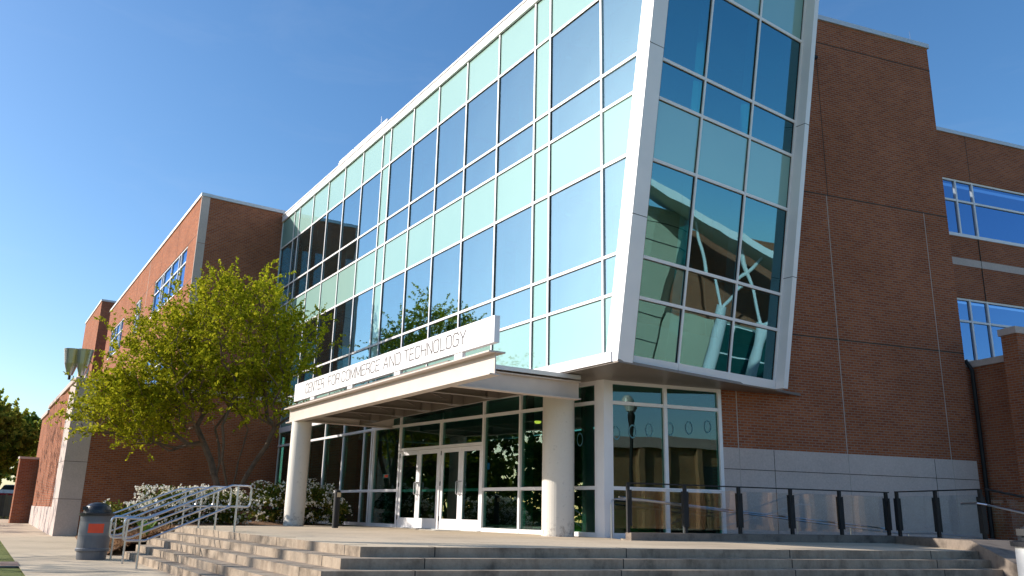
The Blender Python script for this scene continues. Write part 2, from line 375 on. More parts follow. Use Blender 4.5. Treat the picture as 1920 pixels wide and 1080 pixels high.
# mulch bed (rises from the walk to the plaza)
bed = [(-10.9, 22.6, .0), (-10.0, 21.2, .02), (-9.25, 20.35, .03), (-8.95, 20.3, .2), (-8.75, 21.1, .4), (-8.33, 21.75, .62), (-5.95, 26.55, .64), (-4.45, 27.5, .64), (-9.55, 35.6, .55), (-15.4, 31.15, .05), (-13.2, 27.0, .0)]
b_ = MB(); cc = (-9.3, 26.5, .62)
for i in range(len(bed)):
    p, q = bed[i], bed[(i + 1) % len(bed)]
    mp = [tuple((cc[k] + 0) for k in range(3)), p, q]
    m1 = tuple(cc[k] * .45 + p[k] * .55 for k in range(3)); m2 = tuple(cc[k] * .45 + q[k] * .55 for k in range(3))
    m1 = (m1[0], m1[1], m1[2] + .1); m2 = (m2[0], m2[1], m2[2] + .1)
    b_.face([cc, m1, m2], [(0, 0)] * 3); b_.face([m1, p, q, m2], [(0, 0)] * 4)
b_.build('mulch_bed', MULCH, kind='structure')
rng = np.random.default_rng(5)
def quads(name, cen, ax, ay, mat, parent=None, **kw):
    n = len(cen); V = np.empty((n, 4, 3), np.float32)
    V[:, 0] = cen - ax - ay; V[:, 1] = cen + ax - ay; V[:, 2] = cen + ax + ay; V[:, 3] = cen - ax + ay
    me = bpy.data.meshes.new(name); me.vertices.add(4 * n); me.vertices.foreach_set('co', V.ravel())
    me.loops.add(4 * n); me.loops.foreach_set('vertex_index', np.arange(4 * n, dtype=np.int32))
    me.polygons.add(n); me.polygons.foreach_set('loop_start', np.arange(0, 4 * n, 4, dtype=np.int32)); me.polygons.foreach_set('loop_total', np.full(n, 4, np.int32))
    me.materials.append(mat); me.update(calc_edges=True)
    o = bpy.data.objects.new(name, me); col.objects.link(o); o.parent = parent
    for k, v in kw.items(): o[k] = v
    return o
def unit(a): return a / np.maximum(1e-9, np.linalg.norm(a, axis=1, keepdims=True))
def rndleaf(cen, size, flat=.5, asp=.5, r=rng):
    n = len(cen); nrm = unit(r.normal(size=(n, 3)) * [1, 1, 1] + [0, 0, flat]); t = unit(np.cross(nrm, r.normal(size=(n, 3)))); b = np.cross(nrm, t)
    s = size * r.uniform(.6, 1.3, (n, 1)); return t * s, b * s * asp
n = 5200
P = np.stack([rng.uniform(-11, -8.4, n), rng.uniform(20.2, 24.5, n)], 1)
def inpoly(p, poly):
    x, y = p; c = False
    for i in range(len(poly)):
        x0, y0 = poly[i][:2]; x1, y1 = poly[i - 1][:2]
        if (y0 > y) != (y1 > y) and x < (x1 - x0) * (y - y0) / (y1 - y0) + x0: c = not c
    return c
P = np.array([p for p in P if inpoly(p, bed)])
zz = []
for x, y in P:
    d = max(0, min(1, ((x + 10.3) * .84 + (y - 21.4) * .53) / 1.9)); zz.append(.08 + d * .48)
cen = np.column_stack([P, np.array(zz) + rng.uniform(-.05, .05, len(P))])
ax, ay = rndleaf(cen, .09, .8, .06)
quads('pine_straw', cen, ax, ay, STRAW, kind='stuff')

# far terrain at left: bank, parking, hedge line
t_ = MB()
xs = [-140, -90, -60, -45, -30]; 
t_.face([(-140, 60, -.02), (-20, 60, -.02), (-20, 84, 1.35), (-140, 84, 1.35)], [(0, 0)] * 4)
t_.face([(-140, 84, 1.35), (-20, 84, 1.35), (60, 150, 1.8), (-200, 150, 1.8)], [(0, 0)] * 4, 1)
t_.build('parking_terrain', [GRASS, ASPH], kind='structure')

# ------------------------------------------------------------------ the college building
bld = thing('college_building', 'red brick building with mint glass curtain walls, leaning white corner and entrance canopy', 'building')

# --- long glass front
cw = MB()
def edgeu(z): return -.085 - .178 * (z - 4.38)
def zrow(i): return H[i]
VW, HW = .027, .033
for i, z in enumerate(H):
    w = HW if i not in (7,) else .045
    if i == 7: continue
    cw.box(A, edgeu(z) - .02, 24.274, -.022, .12, z - w, z + w)
cw.box(A, -.30, 24.3, -.06, .2, ZS, H[7] + .04)        # white band at the soffit
cw.box(A, cal(14.6) + .1, 24.3, -.07, .25, H[0] - .03, H[0] + .25)        # parapet band
cw.box(A, cal(14.6) + .1, 24.35, -.10, .35, H[0] + .25, H[0] + .31)
for k, u in enumerate(Sx):
    z0 = ZS + .02 if k < 7 else PZ
    if k >= 14: z0 = H[6] - .0
    cw.box(A, u - VW, u + VW, -.026, .118, z0, H[0])
    if k < 7: pass
# ground-floor part of the glass front behind the tree
for z, w in ((1.74, .04), (3.66, .04), (PZ + .05, .05)):
    cw.box(A, 11.9, 21.75, -.045, .12, z - w, z + w)
cwo = cw.build('curtain_wall', WHITE, bld)
gk = MB()
for i in range(7):
    z0, z1 = H[i + 1] + HW, H[i] - HW
    for k, u in enumerate(Sx):
        if k == 15 or (k >= 14 and i == 6): continue
        gk.box(A, u + VW, u + VW + .013, -.002, .03, z0, z1); 
        if k: gk.box(A, u - VW - .013, u - VW, -.002, .03, z0, z1)
    gk.box(A, .05, 24.2, -.0015, .03, z1 - .013, z1); gk.box(A, .05, 24.2, -.0015, .03, z0, z0 + .012)
gk.build('gasket', DARK, cwo)
def pane(name, fr, u0, u1, z0, z1, mat, parent, n=.012, uleft=None, th=.012):
    mb = MB(); a0, a1 = (u0, u0) if uleft is None else (uleft(z0), uleft(z1))
    c = [(a0, z0), (u1, z0), (u1, z1), (a1, z1)]
    f = [fr.pt(u, n, z) for u, z in c]; b = [fr.pt(u, n + th, z) for u, z in c]
    mb.face(f, c); mb.face(b[::-1], c[::-1])
    return mb.build(name, mat, parent)
for i in range(7):
    zt, zb = H[i] - HW, H[i + 1] + HW
    sp_row = i in (0, 3, 6)
    for k in range(-1, 15):
        u0 = Sx[k] + VW if k >= 0 else 0; u1 = Sx[k + 1] - VW
        if k >= 14 and i == 6: continue
        narrow = k in (1, 7, 13)
        opaque = (sp_row and not (narrow and i == 6)) or (narrow and not k == 13)
        nm = 'spandrel_panel' if opaque else 'glass_pane'
        mt = SPAN if opaque else GLASS
        if k == -1:
            pane(nm, A, 0, -VW, zb, zt, mt, cwo, uleft=lambda z: min(edgeu(z) + .0, -VW - .001))
        else: pane(nm, A, u0, u1, zb, zt, mt, cwo)
# ground panes
for k in range(7, 13):
    for z0, z1 in ((PZ + .1, 1.70), (1.78, 3.62), (3.70, 4.2)):
        pane('ground_pane', A, Sx[k] + VW, Sx[k + 1] - VW, z0, z1, GLASSG, cwo)

# --- leaning corner pier (bright along the front, shaded towards the tower)
pr = MB()
def pierpoly(z):
    e = cal(z); return [A.pt(u, n, z) for u, n in ((e + .41, -.03), (e + .01, -.03), (e + .078 * .46, .40), (e + .26, .44), (e + .41, .42))]
zs_ = [ZS, 7.25, 10.95, 14.9]
for i in range(3):
    gp = .008
    a, b = pierpoly(zs_[i] + (gp if i else 0)), pierpoly(zs_[i + 1] - gp)
    for j in range(5):
        k = (j + 1) % 5; pr.face([a[j], a[k], b[k], b[j]], [(0, 0)] * 4)
    pr.face(b, [(0, 0)] * 5); pr.face(a[::-1], [(0, 0)] * 5)
pr.build('corner_pier', WHITE, bld)
ji = MB()
a, b = pierpoly(ZS + .01), pierpoly(14.88)
a = [(x + .006, y + .006, z) for x, y, z in a]; b = [(x + .006, y + .006, z) for x, y, z in b]
for j in range(5):
    k = (j + 1) % 5; ji.face([a[j], a[k], b[k], b[j]], [(0, 0)] * 4)
ji.build('panel_joint', DARK, bld)

# --- leaning glass bay B
bw = MB()
HB = [H[0] + .0] + H[1:]
for i, z in enumerate(HB[:7]): bw.box(B, -.03, 5.03, -.028, .12, z - HW, z + HW)
bw.box(B, -.06, 5.03, -.06, .2, ZS, H[7] + .03)
bw.box(B, -.06, 5.2, -.10, .3, H[0] + .1, H[0] + .42)
for k, t in enumerate(T):
    w = VW if k else .03
    bw.box(B, t - w, t + w, -.032, .119, H[7] + .03, H[0] + .1)
    if 0 < k < 3: bw.box(B, t - .025, t + .025, -.072, -.055, ZS + .01, H[7] + .03)
bw.box(B, 5.035, 5.20, -.30, .35, ZS, 14.79)           # deep end fin
bwo = bw.build('leaning_curtain_wall', WHITE, bld)
gk = MB()
for i in range(7):
    z0, z1 = HB[i + 1] + HW, HB[i] - HW
    for k in range(4):
        if k < 3: gk.box(B, T[k] + VW, T[k] + VW + .012, -.002, .03, z0, z1)
        if k: gk.box(B, T[k] - VW - .014, T[k] - VW, -.002, .03, z0, z1)
    gk.box(B, .03, 4.98, -.0015, .03, z1 - .016, z1)
gk.build('gasket', DARK, bwo)
fj = MB()
for z in (6.9, 10.75): fj.box(B, 5.03, 5.204, -.304, .33, z, z + .012)
fj.build('panel_joint', DARK, bld)
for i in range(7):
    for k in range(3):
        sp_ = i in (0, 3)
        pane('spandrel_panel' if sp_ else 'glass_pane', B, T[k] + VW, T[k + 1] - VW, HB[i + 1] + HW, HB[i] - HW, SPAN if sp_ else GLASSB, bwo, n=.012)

# --- soffit, roof, interior slabs
Wend = W.pt(5.3, .0, 0)[:2]
def lvl(z):
    e = A.pt(cal(z) + .05, .05, z)[:2]; bR = B.pt(5.18, .05, z)[:2]
    return [e, bR, W.pt(6.2, .3, 0)[:2], W.pt(6.2, 2.5, 0)[:2]]
so_ = MB()
e = A.pt(cal(ZS) + .0, -.02, 0)[:2]; bR = B.pt(5.2, .0, ZS)[:2]
so_.prism([e, bR, W.pt(5.6, -.03, 0)[:2], W.pt(3.0, .15, 0)[:2], (C[0], C[1] + .2), A.pt(11.9, 1.6, 0)[:2], A.pt(11.9, .02, 0)[:2]], ZS - .03, ZS + .03)
so_.build('soffit', SOFF, bld)
slab = MB()
def floor(z0, z1, mi=0, inn=.35):
    e = A.pt(cal(z0) + .5, inn, 0)[:2]; b0 = B.pt(.35, inn, z0)[:2]; b1 = B.pt(4.95, inn, z0)[:2]
    slab.prism([b0, b1, W.pt(5.5, .1, 0)[:2], W.pt(5.5, 6.0, 0)[:2], A.pt(24.2, 9, 0)[:2], A.pt(24.2, inn, 0)[:2]], z0, z1, mi)
floor(ZS + .04, 5.3); floor(8.75, 9.75); floor(13.1, 14.3)
slab.build('floor_slab', CEIL, bld)
ib = MB(); ib.box(A, 2.5, 24.2, 6.5, 6.7, ZS + .05, 14.2); ib.box(A, 11.0, 11.2, .9, 6.5, ZS + .05, 14.2)
ib.build('interior_wall', INT, bld)
ic = MB()
for u in (1.5, 4.9, 8.55, 12.25, 16.5, 20.3):
    for z0, z1 in ((5.3, 8.75), (9.75, 13.1)):
        p = A.pt(u, 1.15, 0); ic.lathe((p[0], p[1], 0), [(.24, z0), (.24, z1)], 20)
ic.build('interior_column', INT, bld)
im = MB()       # deep mullion backs seen through the leaning bay
for t in T[1:3]: im.box(B, t - .03, t + .03, .125, .33, ZS + .05, H[0])
for u in Sx[:14]: im.box(A, u - .025, u + .025, .125, .24, ZS + .05 , H[0])
im.build('mullion_back', WHITE, bld)
cl = MB()
for fl, zc in ((0, 8.74), (1, 13.09)):
    for q in range(7):
        for r_ in range(2):
            p = A.pt(1.3 + q * 2.75, 1.9 + r_ * 2.2, 0); cl.lathe((p[0], p[1], zc - .06), [(0, 0), (.16, 0), (.19, .06)], 16)
        cl.box(A, 2.2 + q * 2.75, 2.26 + q * 2.75, .6, 6.2, zc - .45, zc - .39)
cl.build('ceiling_fitting', COPE, bld)

# --- ground floor storefront
dw = MB()
ZT = 4.17
mul = [2.906, 4.448, 8.656, 10.236]
dw.box(DW, .15, 10.39, -.04, .1, 4.08, ZS - .03); dw.box(DW, .15, 10.39, -.04, .1, 3.63, 3.71)
for a_, b_2 in ((.15, 4.42), (8.7, 10.39)):
    dw.box(DW, a_, b_2, -.041, .1, 1.70, 1.78); dw.box(DW, a_, b_2, -.041, .1, PZ, PZ + .1)
for u in [.17, 1.45] + mul + [10.37]: dw.box(DW, u - .035, u + .035, -.05, .11, PZ, ZS - .03)
dw.box(DW, 6.42, 6.50, -.05, .11, PZ, 3.63)
dw.box(DW, 4.448, 8.656, -.045, .105, 2.90, 2.98)
# tower-side glazing
for z0, z1 in ((4.10, ZS - .03), (3.63, 3.71), (1.70, 1.78), (PZ - .05, PZ + .1)): dw.box(W, .1, 3.2, -.04, .1, z0, z1)
for u in (.2, 1.64, 3.15): dw.box(W, u - .045, u + .045, -.05, .11, PZ - .3, ZS - .03)
# corner post
dw.prism([(C[0] - .13, C[1] + .05), (C[0] + .02, C[1] - .1), (C[0] + .2, C[1] + .0), (C[0] + .12, C[1] + .25), (C[0] - .05, C[1] + .25)], PZ, ZS - .03)
dwo = dw.build('storefront_frame', WHITE, bld)
us = [.2, 1.45] + mul[:1]
for a_, b_2 in ((.2, 1.415), (1.485, 2.871), (2.941, 4.413), (8.691, 10.20)):
    for z0, z1 in ((PZ + .1, 1.70), (1.78, 3.63), (3.71, 4.08)): pane('storefront_pane', DW, a_, b_2, z0, z1, GLASSG, dwo)
for a_, b_2 in ((4.483, 6.42), (6.50, 8.621)):
    for z0, z1 in ((2.98, 3.63), (3.71, 4.08)): pane('storefront_pane', DW, a_, b_2, z0, z1, GLASSG, dwo)
for a_, b_2 in ((.245, 1.595), (1.685, 3.105)):
    for z0, z1 in ((PZ + .1, 1.70), (1.78, 3.63), (3.71, 4.10)): pane('storefront_pane', W, a_, b_2, z0, z1, GLASSG, dwo)
# ring decals on the glass
DECAL = plain('frosted_decal', (.10, .26, .30), .8)
def ring(fr, u, z, n=.006):
    N = 20; rg = MB()
    for k in range(N):
        a, b = 2 * math.pi * k / N, 2 * math.pi * (k + 1) / N
        rg.face([fr.pt(u + r * .10 * math.cos(c_), n, z + r * .16 * math.sin(c_)) for r, c_ in ((1, a), (1, b), (.8, b), (.8, a))], [(0, 0)] * 4)
    rg.build('ring_decal', DECAL, dwo)
for q, u in enumerate((.36, .78, 1.22, 1.78, 2.3, 2.82)): ring(W, u, 2.98 + .055 * q)
ring(DW, .75, 2.85)

# doors: four leaves
hinge_us = []
for k, (u0, u1) in enumerate(((4.49, 5.445), (5.455, 6.41), (6.51, 7.56), (7.57, 8.61))):
    d = MB(); z0, z1 = PZ + .02, 2.89
    d.box(DW, u0, u0 + .11, -.02, .03, z0, z1); d.box(DW, u1 - .11, u1, -.02, .03, z0, z1)
    d.box(DW, u0 + .11, u1 - .11, -.019, .029, z0, z0 + .27); d.box(DW, u0 + .11, u1 - .11, -.019, .029, z1 - .12, z1)
    do = d.build('door', WHITE, bld)
    pane('door_glass', DW, u0 + .11, u1 - .11, z0 + .27, z1 - .12, GLASSG, do, n=.0)
    b_3 = MB(); b_3.box(DW, u0 + .11, u1 - .11, .035, .08, 1.70, 1.77); b_3.build('push_bar', WHITE, do)
    uh = u1 - .06 if k in (0, 2) else u0 + .06
    hd = MB(); hd.tube([DW.pt(uh, -.02, 1.62), DW.pt(uh, -.10, 1.62), DW.pt(uh + .0, -.115, 1.64), DW.pt(uh, -.115, 1.94), DW.pt(uh, -.10, 1.96), DW.pt(uh, -.02, 1.96)], .014, 8)
    hd.build('handle', STEEL, do)
    uo = u0 if k in (0, 2) else u1
    hg = MB()
    for z in (.9, 1.85, 2.7): hg.box(DW, uo - .012, uo + .012, -.035, -.021, z, z + .12)
    hg.build('hinge', BLACK, do)
mt_ = MB(); mt_.box(DW, 4.9, 5.9, -1.15, -.35, PZ + .003, PZ + .012); mt_.build('door_mat', plain('pale_mat', (.5, .46, .4), .9), bld)
mt_ = MB(); mt_.box(DW, 4.45, 8.65, -.14, .06, PZ, PZ + .018); mt_.build('threshold', COPE, bld)
# small notices on the glass
st = MB(); st.box(DW, 9.3, 9.62, .015, .02, 2.12, 2.24); st.build('notice', BINW, dwo)
st = MB(); st.box(DW, 9.32, 9.52, .009, .014, 2.14, 2.22); st.build('notice', REDP, dwo, label='small red and white notice on the glass')
st = MB(); st.box(DW, 4.2, 4.3, .015, .02, 2.25, 2.42); st.build('notice', BLUE, dwo, label='small blue access sticker beside the doors')
# ground interior
gi = MB(); gi.prism([A.pt(.9, 1.1, 0)[:2], A.pt(21.6, .3, 0)[:2], A.pt(21.6, 9, 0)[:2], W.pt(3.3, 7, 0)[:2], W.pt(3.3, .3, 0)[:2], W.pt(.3, .3, 0)[:2]], .2, PZ - .01)
gi.build('interior_floor', FLOORI, bld)
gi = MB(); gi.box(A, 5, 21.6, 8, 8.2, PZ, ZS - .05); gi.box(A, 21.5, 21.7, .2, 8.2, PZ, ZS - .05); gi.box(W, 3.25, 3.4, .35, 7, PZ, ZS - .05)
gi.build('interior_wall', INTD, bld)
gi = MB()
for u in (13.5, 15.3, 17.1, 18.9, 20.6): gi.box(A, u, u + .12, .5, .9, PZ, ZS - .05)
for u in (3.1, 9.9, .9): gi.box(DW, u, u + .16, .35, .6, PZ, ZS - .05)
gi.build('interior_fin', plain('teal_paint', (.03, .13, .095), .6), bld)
em = bpy.data.materials.new('warm_lamp'); em.use_nodes = True; eb = em.node_tree.nodes['Principled BSDF']; eb.inputs['Emission Color'].default_value = (1, .45, .05, 1); eb.inputs['Emission Strength'].default_value = 3
p = DW.pt(3.3, .9, 3.5); MB().lathe(p, [(0, -.04), (.07, -.03), (.09, 0), (.09, .03), (0, .04)], 14).build('ceiling_lamp', em, bld)
# lounge chairs just inside
for (u, n_) in ((1.6, 1.2), (.9, 2.0)):
    ch = MB(); ch.box(DW, u, u + .7, n_, n_ + .65, PZ + .05, PZ + .45); ch.box(DW, u, u + .7, n_ + .55, n_ + .7, PZ + .45, PZ + .95)
    ch.box(DW, u - .1, u, n_, n_ + .65, PZ + .05, PZ + .62); ch.box(DW, u + .7, u + .8, n_, n_ + .65, PZ + .05, PZ + .62)
    o = ch.build('lounge_chair', GREEN); o['label'] = 'green lounge chair inside the glass, %s' % ('nearest to the doors' if u > 1 else 'nearest to the glazed corner post'); o['category'] = 'chair'; o['group'] = 'green lounge chairs inside'

# --- round columns
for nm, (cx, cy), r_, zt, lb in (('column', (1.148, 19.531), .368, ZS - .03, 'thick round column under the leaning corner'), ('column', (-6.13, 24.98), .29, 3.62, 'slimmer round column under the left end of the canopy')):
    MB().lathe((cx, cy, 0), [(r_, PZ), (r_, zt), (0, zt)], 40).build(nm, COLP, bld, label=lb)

# --- brick tower beside the bay
tw = MB()
tw.box(W, 3.2, 11.37, .0, .45, -.6, 15.45); tw.box(W, 11.0, 11.37, .45, 3.2, -.6, 15.45)
tw.box(W, -1, 3.2, .5, .8, ZS + .1, 15.45)
two = tw.build('brick_wall', BRICK, bld, label='tall dark brick tower wall in shade')
c_ = MB(); c_.box(W, 2.0, 11.42, -.05, .5, 15.45, 15.6); c_.box(W, 10.95, 11.42, .5, 3.2, 15.45, 15.6); c_.build('coping', COPE, two)
s_ = MB()
s_.box(W, 3.2, 11.33, -.03, 0, -.6, 2.775); s_.box(W, 3.2, 11.33, -.031, .01, 2.775, 2.79)
s_.build('stone_base', STONE, two)
j_ = MB()
for z in (14.66, 9.85, 5.76): j_.box(W, 3.2, 11.374, -.004, .02, z, z + .03)
j_.box(W, 3.2, 11.33, -.034, -.02, 2.275, 2.29)
for u in (4.667, 9.82): j_.box(W, u, u + .012, -.034, -.02, -.5, 2.775)
j_.box(W, 7.0, 7.02, -.004, .02, 9.88, 15.45)
j_.build('control_joint', DARK, two)
j_ = MB()
for u in (3.66, 6.95, 10.45): j_.box(W, u, u + .022, -.005, .02, 2.79, 5.76 if u == 3.66 else 9.85); j_.box(W, u, u + .014, -.036, -.02, 0, 2.775)
j_.build('control_joint', CAULK, two, label='pale caulked joints')
dp = MB(); p = W.pt(11.55, -.05, 0); dp.tube([(p[0], p[1], -.3), (p[0], p[1], 5.3), (p[0] - .1, p[1] + .1, 5.6)], .055, 10); dp.build('downpipe', BLACK, two)
lr = MB(); p = W.pt(10.85, .1, 0); lr.tube([(p[0], p[1], 15.6), (p[0], p[1], 16.0)], .012, 6); lr.build('lightning_rod', STEEL, two)
fl_ = MB(); fl_.box(W, 6.6, 6.85, -.25, -.1, 13.97, 14.05); fl_.box(W, 6.7, 6.74, -.1, 0, 13.97, 14.02); fl_.build('small_floodlight', BLACK, two)

# --- helper for punched windows
def window(fr, u0, u1, z0, z1, zt, muls, parent, n=.0, glassm=GLASSW, lab=None):
    f = MB(); w = .035
    f.box(fr, u0, u1, n + .03, n + .12, z0, z0 + 2 * w, 0); f.box(fr, u0, u1, n + .03, n + .12, z1 - 2 * w, z1, 0); f.box(fr, u0, u1, n + .031, n + .119, zt - w, zt + w, 0)
    for u in [u0 + w, u1 - w] + muls: f.box(fr, u - w, u + w, n + .025, n + .125, z0, z1, 0)
    f.box(fr, u0 - .02, u1 + .02, n - .03, n + .1, z0 - .07, z0, 0)
    c = [(u0, z0), (u1, z0), (u1, z1), (u0, z1)]
    f.face([fr.pt(u, n + .08, z) for u, z in c], c, 1)
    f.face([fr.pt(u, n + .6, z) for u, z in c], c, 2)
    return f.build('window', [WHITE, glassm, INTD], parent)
def wallholes(mb, fr, u0, u1, n0, n1, z0, z1, holes, mi=0):
    us = sorted({u0, u1, *[h[0] for h in holes], *[h[1] for h in holes]}); zs = sorted({z0, z1, *[h[2] for h in holes], *[h[3] for h in holes]})
    for a, b in zip(us, us[1:]):
        run = None
        for c, d in zip(zs, zs[1:]):
            hole = any(h[0] - 1e-6 <= a and b <= h[1] + 1e-6 and h[2] - 1e-6 <= c and d <= h[3] + 1e-6 for h in holes)
            if hole:
                if run: mb.box(fr, a, b, n0, n1, run[0], run[1], mi); run = None
            else: run = (run[0], d) if run else (c, d)
        if run: mb.box(fr, a, b, n0, n1, run[0], run[1], mi)

# --- right-hand wing behind the tower
RW = Fr(W.pt(0, 3.1, 0)[:2], W.u, W.n)
rw = MB(); holes = [(12.6, 26.2, 10.85, 12.95), (12.6, 26.2, 6.35, 8.55)]
wallholes(rw, RW, 11.0, 30, 0, .4, -.6, 14.72, holes)
rwo = rw.build('brick_wall', BRICK, bld, label='brick wall of the three storey wing at the right edge')
c_ = MB(); c_.box(RW, 11, 30.05, -.05, .45, 14.72, 14.86); c_.build('coping', COPE, rwo)
s_ = MB(); s_.box(RW, 11.4, 30, -.02, .0, 9.72, 9.98); s_.build('stone_band', STONE, rwo)
for (u0, u1, z0, z1) in holes: window(RW, u0, u1, z0, z1, z1 - .8, [15.55, 16.35, 19.4, 22.4, 23.2], rwo)
j_ = MB(); j_.box(RW, 16.25, 16.27, -.004, .02, 12.95, 14.72); j_.box(RW, 16.25, 16.27, -.024, .02, 8.55, 10.85); j_.build('control_joint', DARK, rwo)
# low brick wall coming forward at the right edge, and the taller stub in front of it
pw_ = MB(); PWf = Fr(W.pt(11.75, 3.1, 0)[:2], (Wd[1], -Wd[0]), (Wd[0], Wd[1]))
pw_.box(PWf, 0, 5.4, 0, .35, -.6, 5.42); pw_.box(PWf, 2.7, 3.0, -.35, 0, -.6, 5.42)
pwo = pw_.build('brick_wall', BRICK, bld, label='low brick wall running towards the viewer at the right edge')
c_ = MB(); c_.box(PWf, 0, 5.4, -.05, .4, 5.42, 5.6); c_.build('coping', STONE, pwo)
s2_ = MB(); s2_.prism([(13.42, 21.66), (20, 24.1), (19.8, 24.6), (13.25, 22.1)], -.6, 6.05); sto = s2_.build('brick_wall', BRICK, bld, label='taller brick stub at the extreme right edge')
c_ = MB(); c_.prism([(13.36, 21.60), (20, 24.04), (19.8, 24.65), (13.2, 22.15)], 6.05, 6.23); c_.build('coping', STONE, sto)

# --- left-hand wing
lw = MB()
zf = [(2.0, 10.1), (14.06, 16.1), (20.7, 26.3)]
holes = [(a, b, 10.95, 12.97) for a, b in zf] + [(2.0, 10.1, 6.6, 8.62), (14.06, 16.1, 6.6, 8.62), (20.7, 26.3, 6.6, 8.62)]
wallholes(lw, F, 0, 28.6, 0, .35, 0, 14.78, holes)
lw.box(Dw, .02, 3.85, .005, .35, 0, 14.78); lw.box(F, 28.25, 28.6, .35, 9, 0, 14.78)
lwo = lw.build('brick_wall', BRICK, bld, label='sunlit brick wall of the left wing')
c_ = MB(); c_.box(F, -.06, 28.65, -.06, .4, 14.78, 14.93); c_.box(Dw, -.0, 3.9, -.055, .4, 14.781, 14.931); c_.build('coping', COPE, lwo)
q_ = MB(); 
for a, b in ((0, 6.9), (6.92, 10.15), (10.17, 12.55), (12.57, 14.77)): q_.box(Dw, -.02, .34, -.025, .0, a, b)
q_.box(F, -.02, .05, -.025, 0, 0, 14.77); q_.build('corner_strip', STONE, lwo)
for a, b in zf:
    ms = {2.0: [3.43, 3.95, 5.75, 7.7, 8.2], 14.06: [14.9, 15.3], 20.7: [21.9, 22.4, 23.9, 25.2]}[a]
    for z0, z1 in ((10.95, 12.97), (6.6, 8.62)): window(F, a, b, z0, z1, z1 - .78, ms, lwo)
j_ = MB()
for u in (4.74, 8.84, 16.55): j_.box(F, u, u + .025, -.004, .02, 12.98, 14.78)
j_.box(F, 0.05, 2.0, -.004, .02, 12.97, 13.0); j_.box(F, 0.05, 2.0, -.004, .02, 10.92, 10.95); j_.box(F, 10.1, 14.06, -.004, .02, 12.97, 13.0)
j_.build('control_joint', DARK, lwo)
j_ = MB(); j_.box(F, 12.5, 12.56, -.006, .02, 5.7, 14.78); j_.build('control_joint', CAULK, lwo)
# far block of the left wing
Vc = (-32.1, 63.7); V1 = Fr(Vc, dA, nA); V2 = Fr(Vc, Dd, (-Dd[1], Dd[0]))
vw = MB(); hl = [(1.9, 3.6, 9.0, 12.6)]
wallholes(vw, V1, 0, 10.5, 0, .4, 0, 16.55, hl); vw.box(V2, .02, 8, .004, .4, 0, 16.55)
vwo = vw.build('brick_wall', BRICK, bld, label='farthest brick block of the left wing')
c_ = MB(); c_.box(V1, -.05, 10.5, -.06, .4, 16.55, 16.7); c_.box(V2, 0, 8, -.055, .4, 16.551, 16.701); c_.build('coping', COPE, vwo)
p_ = MB(); p_.box(V1, 3.6, 10.5, -.03, 0, 8, 13.0); p_.box(V1, 1.7, 3.6, -.03, 0, 12.6, 13.0); p_.build('white_panel', STONE, vwo)
window(V1, 1.9, 3.6, 9.0, 12.6, 11.8, [], vwo)
# penthouse louvre on the roof
ph = MB()
for k in range(3): ph.box(A, 19.6 + k * 2.03, 21.55 + k * 2.03, 3.0, 3.2, 14.4, 18.75)
for k in range(25): ph.box(A, 19.6, 25.6, 2.96, 2.99, 14.7 + k * .16, 14.78 + k * .16)
ph.box(A, 19.6, 25.6, 3.2, 5, 14.4, 18.1); ph.build('rooftop_screen', WHITE, bld)
rd = MB(); p = A.pt(19.3, 2.6, 0); rd.tube([(p[0], p[1], 14.5), (p[0], p[1], 18.6)], .02, 6); rd.build('lightning_rod', STEEL, bld)

# --- low brick volume with the stone pier
lo = MB(); lo.box(L, .77, 8.03, 0, .4, -.3, 5.5); lo.box(LL, 1.69, 15.2, .0, .4, -.3, 5.5)
lo.box(L, .4, 8.0, .4, 5.0, 5.2, 5.45)
loo = lo.build('brick_wall', BRICK, bld, label='low brick wall in front of the left wing')
s_ = MB(); prof = [L.pt(.77, -.03, 0)[:2], L.pt(0, -.03, 0)[:2], LL.pt(1.69, -.03, 0)[:2], LL.pt(1.69, .38, 0)[:2], L.pt(.77, .38, 0)[:2]]
prof = [prof[1], prof[0], prof[4], prof[3], prof[2]]
for a, b in ((-.3, 1.3), (1.315, 2.62), (2.635, 4.1), (4.115, 5.5)): s_.prism(prof, a, b)
s_.box(LL, 1.7, 12.6, -.03, 0, -.3, 1.02)
s_.build('stone_pier', STONE, loo)
j_ = MB(); j_.prism([L.pt(.76, -.018, 0)[:2], L.pt(.76, .37, 0)[:2], LL.pt(1.68, .37, 0)[:2], LL.pt(1.68, -.018, 0)[:2], L.pt(.02, -.018, 0)[:2]], -.2, 5.48); j_.build('control_joint', DARK, loo)
c_ = MB(); c_.box(L, -.04, 8.03, -.08, .5, 5.5, 5.66); c_.box(LL, .3, 11.2, -.08, .45, 5.501, 5.661); c_.box(LL, 11.2, 15.2, -.08, .45, 5.3, 5.46); c_.build('coping', STONE, loo)
fn = MB(); FNo = LL.pt(12.9, 0, 0)[:2]; fnu = (-Ld[0], -Ld[1]); FN = Fr(FNo, fnu, (-Ld[1], Ld[0]))
fn.box(FN, 0, .80, 0, .35, -.2, 3.2); fno = fn.build('brick_wall', BRICK, bld, label='short brick fin wall at the far left')
c_ = MB(); c_.box(FN, -.0, .84, -.05, .4, 3.2, 3.3); c_.build('coping', STONE, fno)

